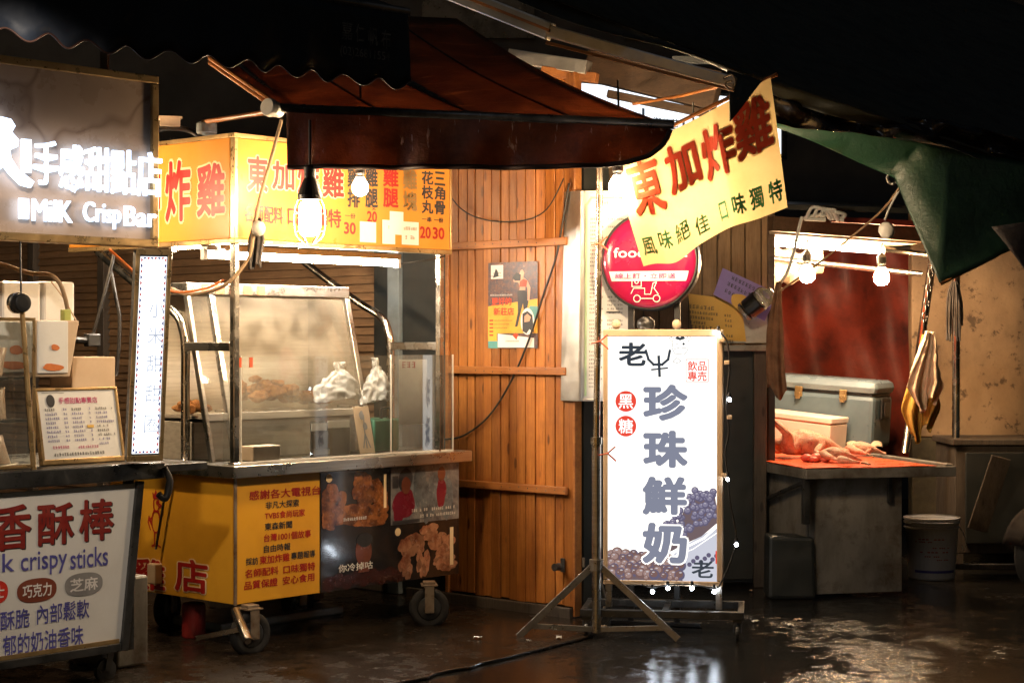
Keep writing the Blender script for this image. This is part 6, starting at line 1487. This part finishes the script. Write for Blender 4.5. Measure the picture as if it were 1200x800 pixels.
# hanging things
cloth_strip('brown_cloth', P(912, 330, 9.95), .080, .62, m_brownrag, 'long frayed brown cloth hanging from a rope at the hut corner', 'cloth', 12, .35, 1.35)
tw = thing('hanging_towel', P(1082, 388, 10.6), 'pale towel over a mustard cloth hanging from a chain on the leaning upright', 'towel')
def towel(x, y, w0, w1, h_, seed, Yd):
    rd = random.Random(seed); a0_ = rd.uniform(0, 6)
    def fn(a, b):
        k = lerp(w0, w1, min(1, b * 1.3)) * (1 - .55 * max(0, b - .72) / .28); top_ = P(x, y, Yd)
        return top_ + V(((a - .45) * k + .02 * math.sin(4 * b + a0_), (.030 * math.sin(a * 11 + a0_ + 2 * b) + .020 * math.sin(a * 23 + 5 * b + a0_)) * (.3 + b), -h_ * b * (1 - .05 * math.sin(a * 9 + a0_) * b - .10 * (a > .5) * b)))
    m = MB(); m.grid(fn, 60, 30); return m
towel(1081, 392, .04, .26, .62, 3, 10.62).build('mustard_cloth', m_cloth2, tw, smooth=True, solid=.004)
towel(1086, 388, .05, .24, .46, 7, 10.54).build('pale_towel', m_cloth, tw, smooth=True, solid=.005, crease=(.09, .016))
mb = MB()
for i in range(9):
    c = P(1092 - 1.2 * i, 312 + 8.5 * i, 10.58); n = 12; ax = V((1, 0, 0)) if i % 2 else V((.2, 1, 0)).normalized()
    mb.tube([c + ax * (.014 * math.cos(2 * math.pi * k / n)) + V((0, 0, .028 * math.sin(2 * math.pi * k / n))) for k in range(n + 1)], .0045, 6)
mb.build('chain', m_dsteel, tw, smooth=True)
rp2 = thing('rope_tassel', P(1121, 400, g_.y - .05), 'dark frayed rope tassel tied to the straight steel post', 'tassel')
mb = MB(); rd = random.Random(5)
for i in range(22):
    x = rd.uniform(-9, 9); mb.tube(arc([P(1119 + x * .3, 330, g_.y - .04), P(1119 + x, 352 + rd.uniform(-6, 6), g_.y - .05 + rd.uniform(-.03, .03)), P(1119 + x * 1.1, 385 + rd.uniform(-14, 16), g_.y - .05)], 4), .006, 5)
mb.build('strands', m_rag, rp2, smooth=True)
rb = MB(); rd = random.Random(2)
pts_ = [P(938 + 8 * i + rd.uniform(-4, 4) if i % 2 else 962 + 3 * i + rd.uniform(-6, 6), 250 + rd.uniform(-4, 8), 9.9 + rd.uniform(-.03, .03)) for i in range(9)] + [P(989, 258, 9.9)]
rb.tube(arc(pts_, 8), .011, 8); pts_ = [P(940, 254, 9.9), P(936, 268, 9.9), P(930, 296, 9.92), P(922, 320, 9.95), P(913, 334, 9.98), P(918, 340, 9.98)]
rb.tube(arc(pts_, 6), .009, 8)
for k in range(4): rb.tube(arc([P(945 + 9 * k, 256, 9.9), P(952 + 6 * k, 243 + 2 * k, 9.88), P(966 + 4 * k, 246, 9.87), P(974 + 3 * k, 257, 9.9)], 5), .010, 8)
tag(rb.build('rope_bundle', m_rope, None, smooth=True), 'tangled pale rope bundle over the butcher stall with one end hanging', 'rope')
cable('taut_cord', [P(912, 342, 9.95), P(960, 308, 9.7), P(1030, 250, 9.2), P(1054, 220, 8.9)], .006, m_ropey, 'brown cord stretched up from the hut corner to the green awning', 'cord', 3)
cable('short_cord', [P(1058, 216, 8.9), P(1044, 240, 9.0), P(1037, 258, 9.0)], .006, m_rope, 'short pale cord carrying a shell like ornament', 'cord', 4)
o = MB(); o.ball(P(1039, 270, 9.0), .040, .026, .042, 14, 9, jit=.12); tag(o.build('shell_ornament', m_wplastic, None, smooth=True), 'small pale ragged ornament hanging on the short cord', 'ornament')
o = MB(); c = P(1046, 209, 8.4)
for k in range(8): t = k * math.pi / 4; o.lathe(c + V((.026 * math.cos(t), 0, .026 * math.sin(t))), V((0, -1, 0)), [(.007, 0), (.008, .004), (.004, .010)], 8)
o.tube([c + V((.026 * math.cos(2 * math.pi * k / 24), .003, .026 * math.sin(2 * math.pi * k / 24))) for k in range(25)], .005, 6); tag(o.build('pulley_ring', m_alu, None), 'small studded metal ring at the edge of the green awning', 'ring')

# on the ground
bk = G(1099, 681); bt_ = thing('plastic_bucket', bk + V((0, .13, 0)), 'worn grey white plastic bucket standing on the wet ground', 'bucket')
c = bk + V((0, .15, 0))
mb = MB(); mb.lathe(c, (0, 0, 1), [(.128, .003), (.134, .01), (.155, .30), (.158, .355), (.150, .355), (.147, .30), (.127, .02), (.01, .015)], 36); mb.build('body', m_bucket, bt_, smooth=False, bevel=.002)
mb = MB()
for z, r_ in ((.30, .1565), (.33, .158), (.352, .160)): mb.lathe(c + V((0, 0, z)), (0, 0, 1), [(r_, 0), (r_ + .006, .002), (r_ + .006, .010), (r_, .012)], 36, cap=False)
mb.build('rim', m_bucket, bt_)
mb = MB(); mb.tube(arc([c + V((.158, -.02, .31)), c + V((.185, -.05, .24)), c + V((.175, -.06, .17)), c + V((.165, -.05, .20))], 5), .003, 6); mb.build('handle', m_tube, bt_, smooth=True)
m_bp, m_bb = MB(), MB()
def bpt(t, z): r_ = .134 + .021 * (z - .01) / .29 + .0015; return c + V((math.sin(t) * r_, -math.cos(t) * r_, z))
for z, t0_, t1_ in ((.24, -.9, .3), (.225, -.9, -.2), (.19, -.2, .5), (.165, -.7, .5), (.14, -.6, .1), (.12, -.1, .5)):
    for k in range(8): 
        if (k * 7 + int(z * 1000)) % 4: a_, b_ = lerp(t0_, t1_, k / 8), lerp(t0_, t1_, (k + .7) / 8); m_bp.poly([bpt(a_, z), bpt(b_, z), bpt(b_, z + .006), bpt(a_, z + .006)])
m_bp.build('faded_print', m_red, bt_)
for k in range(12): a_, b_ = lerp(-1.0, .9, k / 12), lerp(-1.0, .9, (k + 1) / 12); m_bb.poly([bpt(a_, .045), bpt(b_, .045), bpt(b_, .06), bpt(a_, .06)])
m_bb.build('blue_stripe', m_blue, bt_)
f = Frame(G(900, 702), R(2)); mb = MB(); mb.hexa([f.p(.0, 0, .0), f.p(.262, -.01, 0), f.p(.255, .20, 0), f.p(0.01, .21, 0), f.p(.006, .01, .345), f.p(.256, .0, .335), f.p(.25, .19, .335), f.p(.012, .2, .345)])
tag(mb.build('black_block', m_dark, None, bevel=.02, loc=f.o), 'scuffed black block standing on the ground below the counter corner', 'block')
# dark cupboard, wheelbarrow shapes and scooter at the right
dk = Frame(V((2.72, 11.0, 0)), R(0)); cup = thing('dark_cupboard', dk.p(.3, 0, 0), 'old dark wooden cupboard against the stained concrete wall', 'cupboard')
mb = MB(); mb.box(dk, 0, .95, .0, .5, .10, .76); mb.build('carcass', m_old, cup, bevel=.006)
mb = MB(); mb.box(dk, -.02, .98, -.02, .52, .763, .80); mb.build('top', m_old, cup, bevel=.006)
mb = MB(); mb.box(dk, .06, .44, -.02, -.002, .16, .72); mb.box(dk, .50, .90, -.02, -.002, .16, .72); mb.build('door', m_dark, cup, bevel=.006)
mb = MB(); mb.box(dk, .0, .05, .0, .05, 0, .098); mb.box(dk, .9, .95, .0, .05, 0, .098); mb.build('foot', m_old, cup)
o = MB(); o.bar(dk.p(.12, -.06, .25), dk.p(.24, -.16, .70), .12, .02, (0, -1, 0)); tag(o.build('leaning_plank', m_old, None, bevel=.003, loc=dk.p(.12, -.06, .2)), 'short brown plank leaning against the dark cupboard', 'plank')
o = MB(); o.bar(dk.p(-.25, -.25, .05), dk.p(.55, -.30, .06), .06, .03); tag(o.build('floor_batten', m_old, None, bevel=.003), 'brown batten lying on the ground behind the bucket', 'batten')
scf = Frame(V((2.95, 9.85, 0)), R(28)); sct = thing('parked_scooter', scf.p(.5, 0, 0), 'dark scooter at the right edge of the picture, front wheel turned to the bucket', 'scooter', scf.rz)
for x in (.0, 1.15):
    mb = MB(); mb.lathe(scf.p(x, -.045, .23), scf.y, [(.03, -.03), (.05, 0), (.13, .01), (.14, .045), (.13, .08), (.05, .09), (.03, .12)], 28); wh = mb.build('wheel', m_dsteel, sct, bevel=.002)
    mb = MB(); mb.lathe(scf.p(x, -.05, .23), scf.y, [(.14, .008), (.19, 0), (.225, .02), (.23, .05), (.225, .08), (.19, .10), (.14, .092)], 36, cap=False); mb.build('tyre', m_rubber, wh, smooth=True)
m_paint = surf('dark paint of the scooter', (.010, .007, .006), .8, spec=.12)
mb = MB(); mb.grid(lambda a, b: scf.p(.0 + .27 * math.cos(lerp(.5, 2.9, a)), lerp(-.08, .08, b), .23 + .27 * math.sin(lerp(.5, 2.9, a))), 14, 6); mb.build('mudguard', m_paint, sct, smooth=True, solid=.006)
mb = MB(); mb.prism([scf.p(x, -.12, z) for x, z in ((.10, .50), (.22, .95), (.34, .98), (.40, .45), (.72, .32), (1.0, .42), (1.35, .62), (1.30, .74), (.80, .72), (.66, .40), (.45, .30))], scf.y * .24); mb.build('body', m_paint, sct, bevel=.03)
mb = MB(); mb.prism([scf.p(x, -.11, z) for x, z in ((.74, .745), (1.34, .765), (1.36, .83), (.78, .82))], scf.y * .22); mb.build('seat', m_black, sct, bevel=.03)
mb = MB(); mb.tube([scf.p(.22, -.33, 1.03), scf.p(.27, 0, .98), scf.p(.22, .33, 1.03)], .016, 10); mb.build('handlebar', m_black, sct, smooth=True)
mb = MB()
for s_ in (-1, 1): mb.bar(scf.p(0, .075 * s_, .23), scf.p(.16, .075 * s_, .60), .03, .03)
mb.build('fork', m_dsteel, sct)
# litter on the wet ground
rd = random.Random(17)
lit = [(962, 690), (925, 733), (885, 729), (935, 727), (620, 752), (655, 748), (708, 735), (1018, 692), (560, 748), (880, 693)]
for i, (x, y) in enumerate(lit):
    c = G(x, y, .016 if x < 680 else .002); m = MB(); s_ = rd.uniform(.012, .03); a0_ = rd.uniform(0, 6)
    m.grid(lambda a, b: c + V((math.cos(a0_) * (a - .5) * s_ * 2 - math.sin(a0_) * (b - .5) * s_, math.sin(a0_) * (a - .5) * s_ * 2 + math.cos(a0_) * (b - .5) * s_, .004 + .008 * abs(math.sin(5 * a + 3 * b)))), 5, 4)
    tag(m.build('paper_scrap', m_plate if i % 3 else m_kraft, None, solid=.001), 'tiny pale scrap of litter lying on the wet ground', 'litter', 'scraps of litter on the wet ground')
# assumed lamps of the snack stall, none of them in view

# added unseen bulb behind the big sign, assumed from light on the cart's side
bulb('hanging_bulb', 30, 236, 7.95, .045, 'assumed unseen lit bulb hanging inside the snack stall behind the marbled sign', e_bulb)
bulb('hanging_bulb', 70, 215, 9.0, .045, 'second lit bulb, added unseen at the back of the snack stall to brighten the brown boards', e_bulb)  # extra bulb hidden by the sign, added to brighten the slatted boards
# added lamp out of view, assumed from the light on the white stall front
lc = V((-1.35, 5.0, 2.5)); aim = V((-2.0, 7.0, 1.25))
sl2 = thing('assumed_flood_lamp', lc, 'assumed small flood lamp, added out of view to light the white stall front', 'flood lamp')
f = Frame(lc, R(-5))
mb = MB(); mb.box(f, -.10, .10, -.10, -.03, -.02, .12); mb.build('housing', m_black, sl2, bevel=.01)
ld = bpy.data.lights.new('flood', 'SPOT'); ld.energy = 140; ld.color = (1, .84, .66); ld.spot_size = R(58); ld.spot_blend = .6; ld.shadow_soft_size = .06  # assumed source, added to brighten the white stall front
lo = bpy.data.objects.new('assumed_flood_light', ld); col.objects.link(lo); lo.location = lc + V((0, .02, 0))
lo.rotation_euler = (aim - lc).to_track_quat('-Z', 'Y').to_euler()
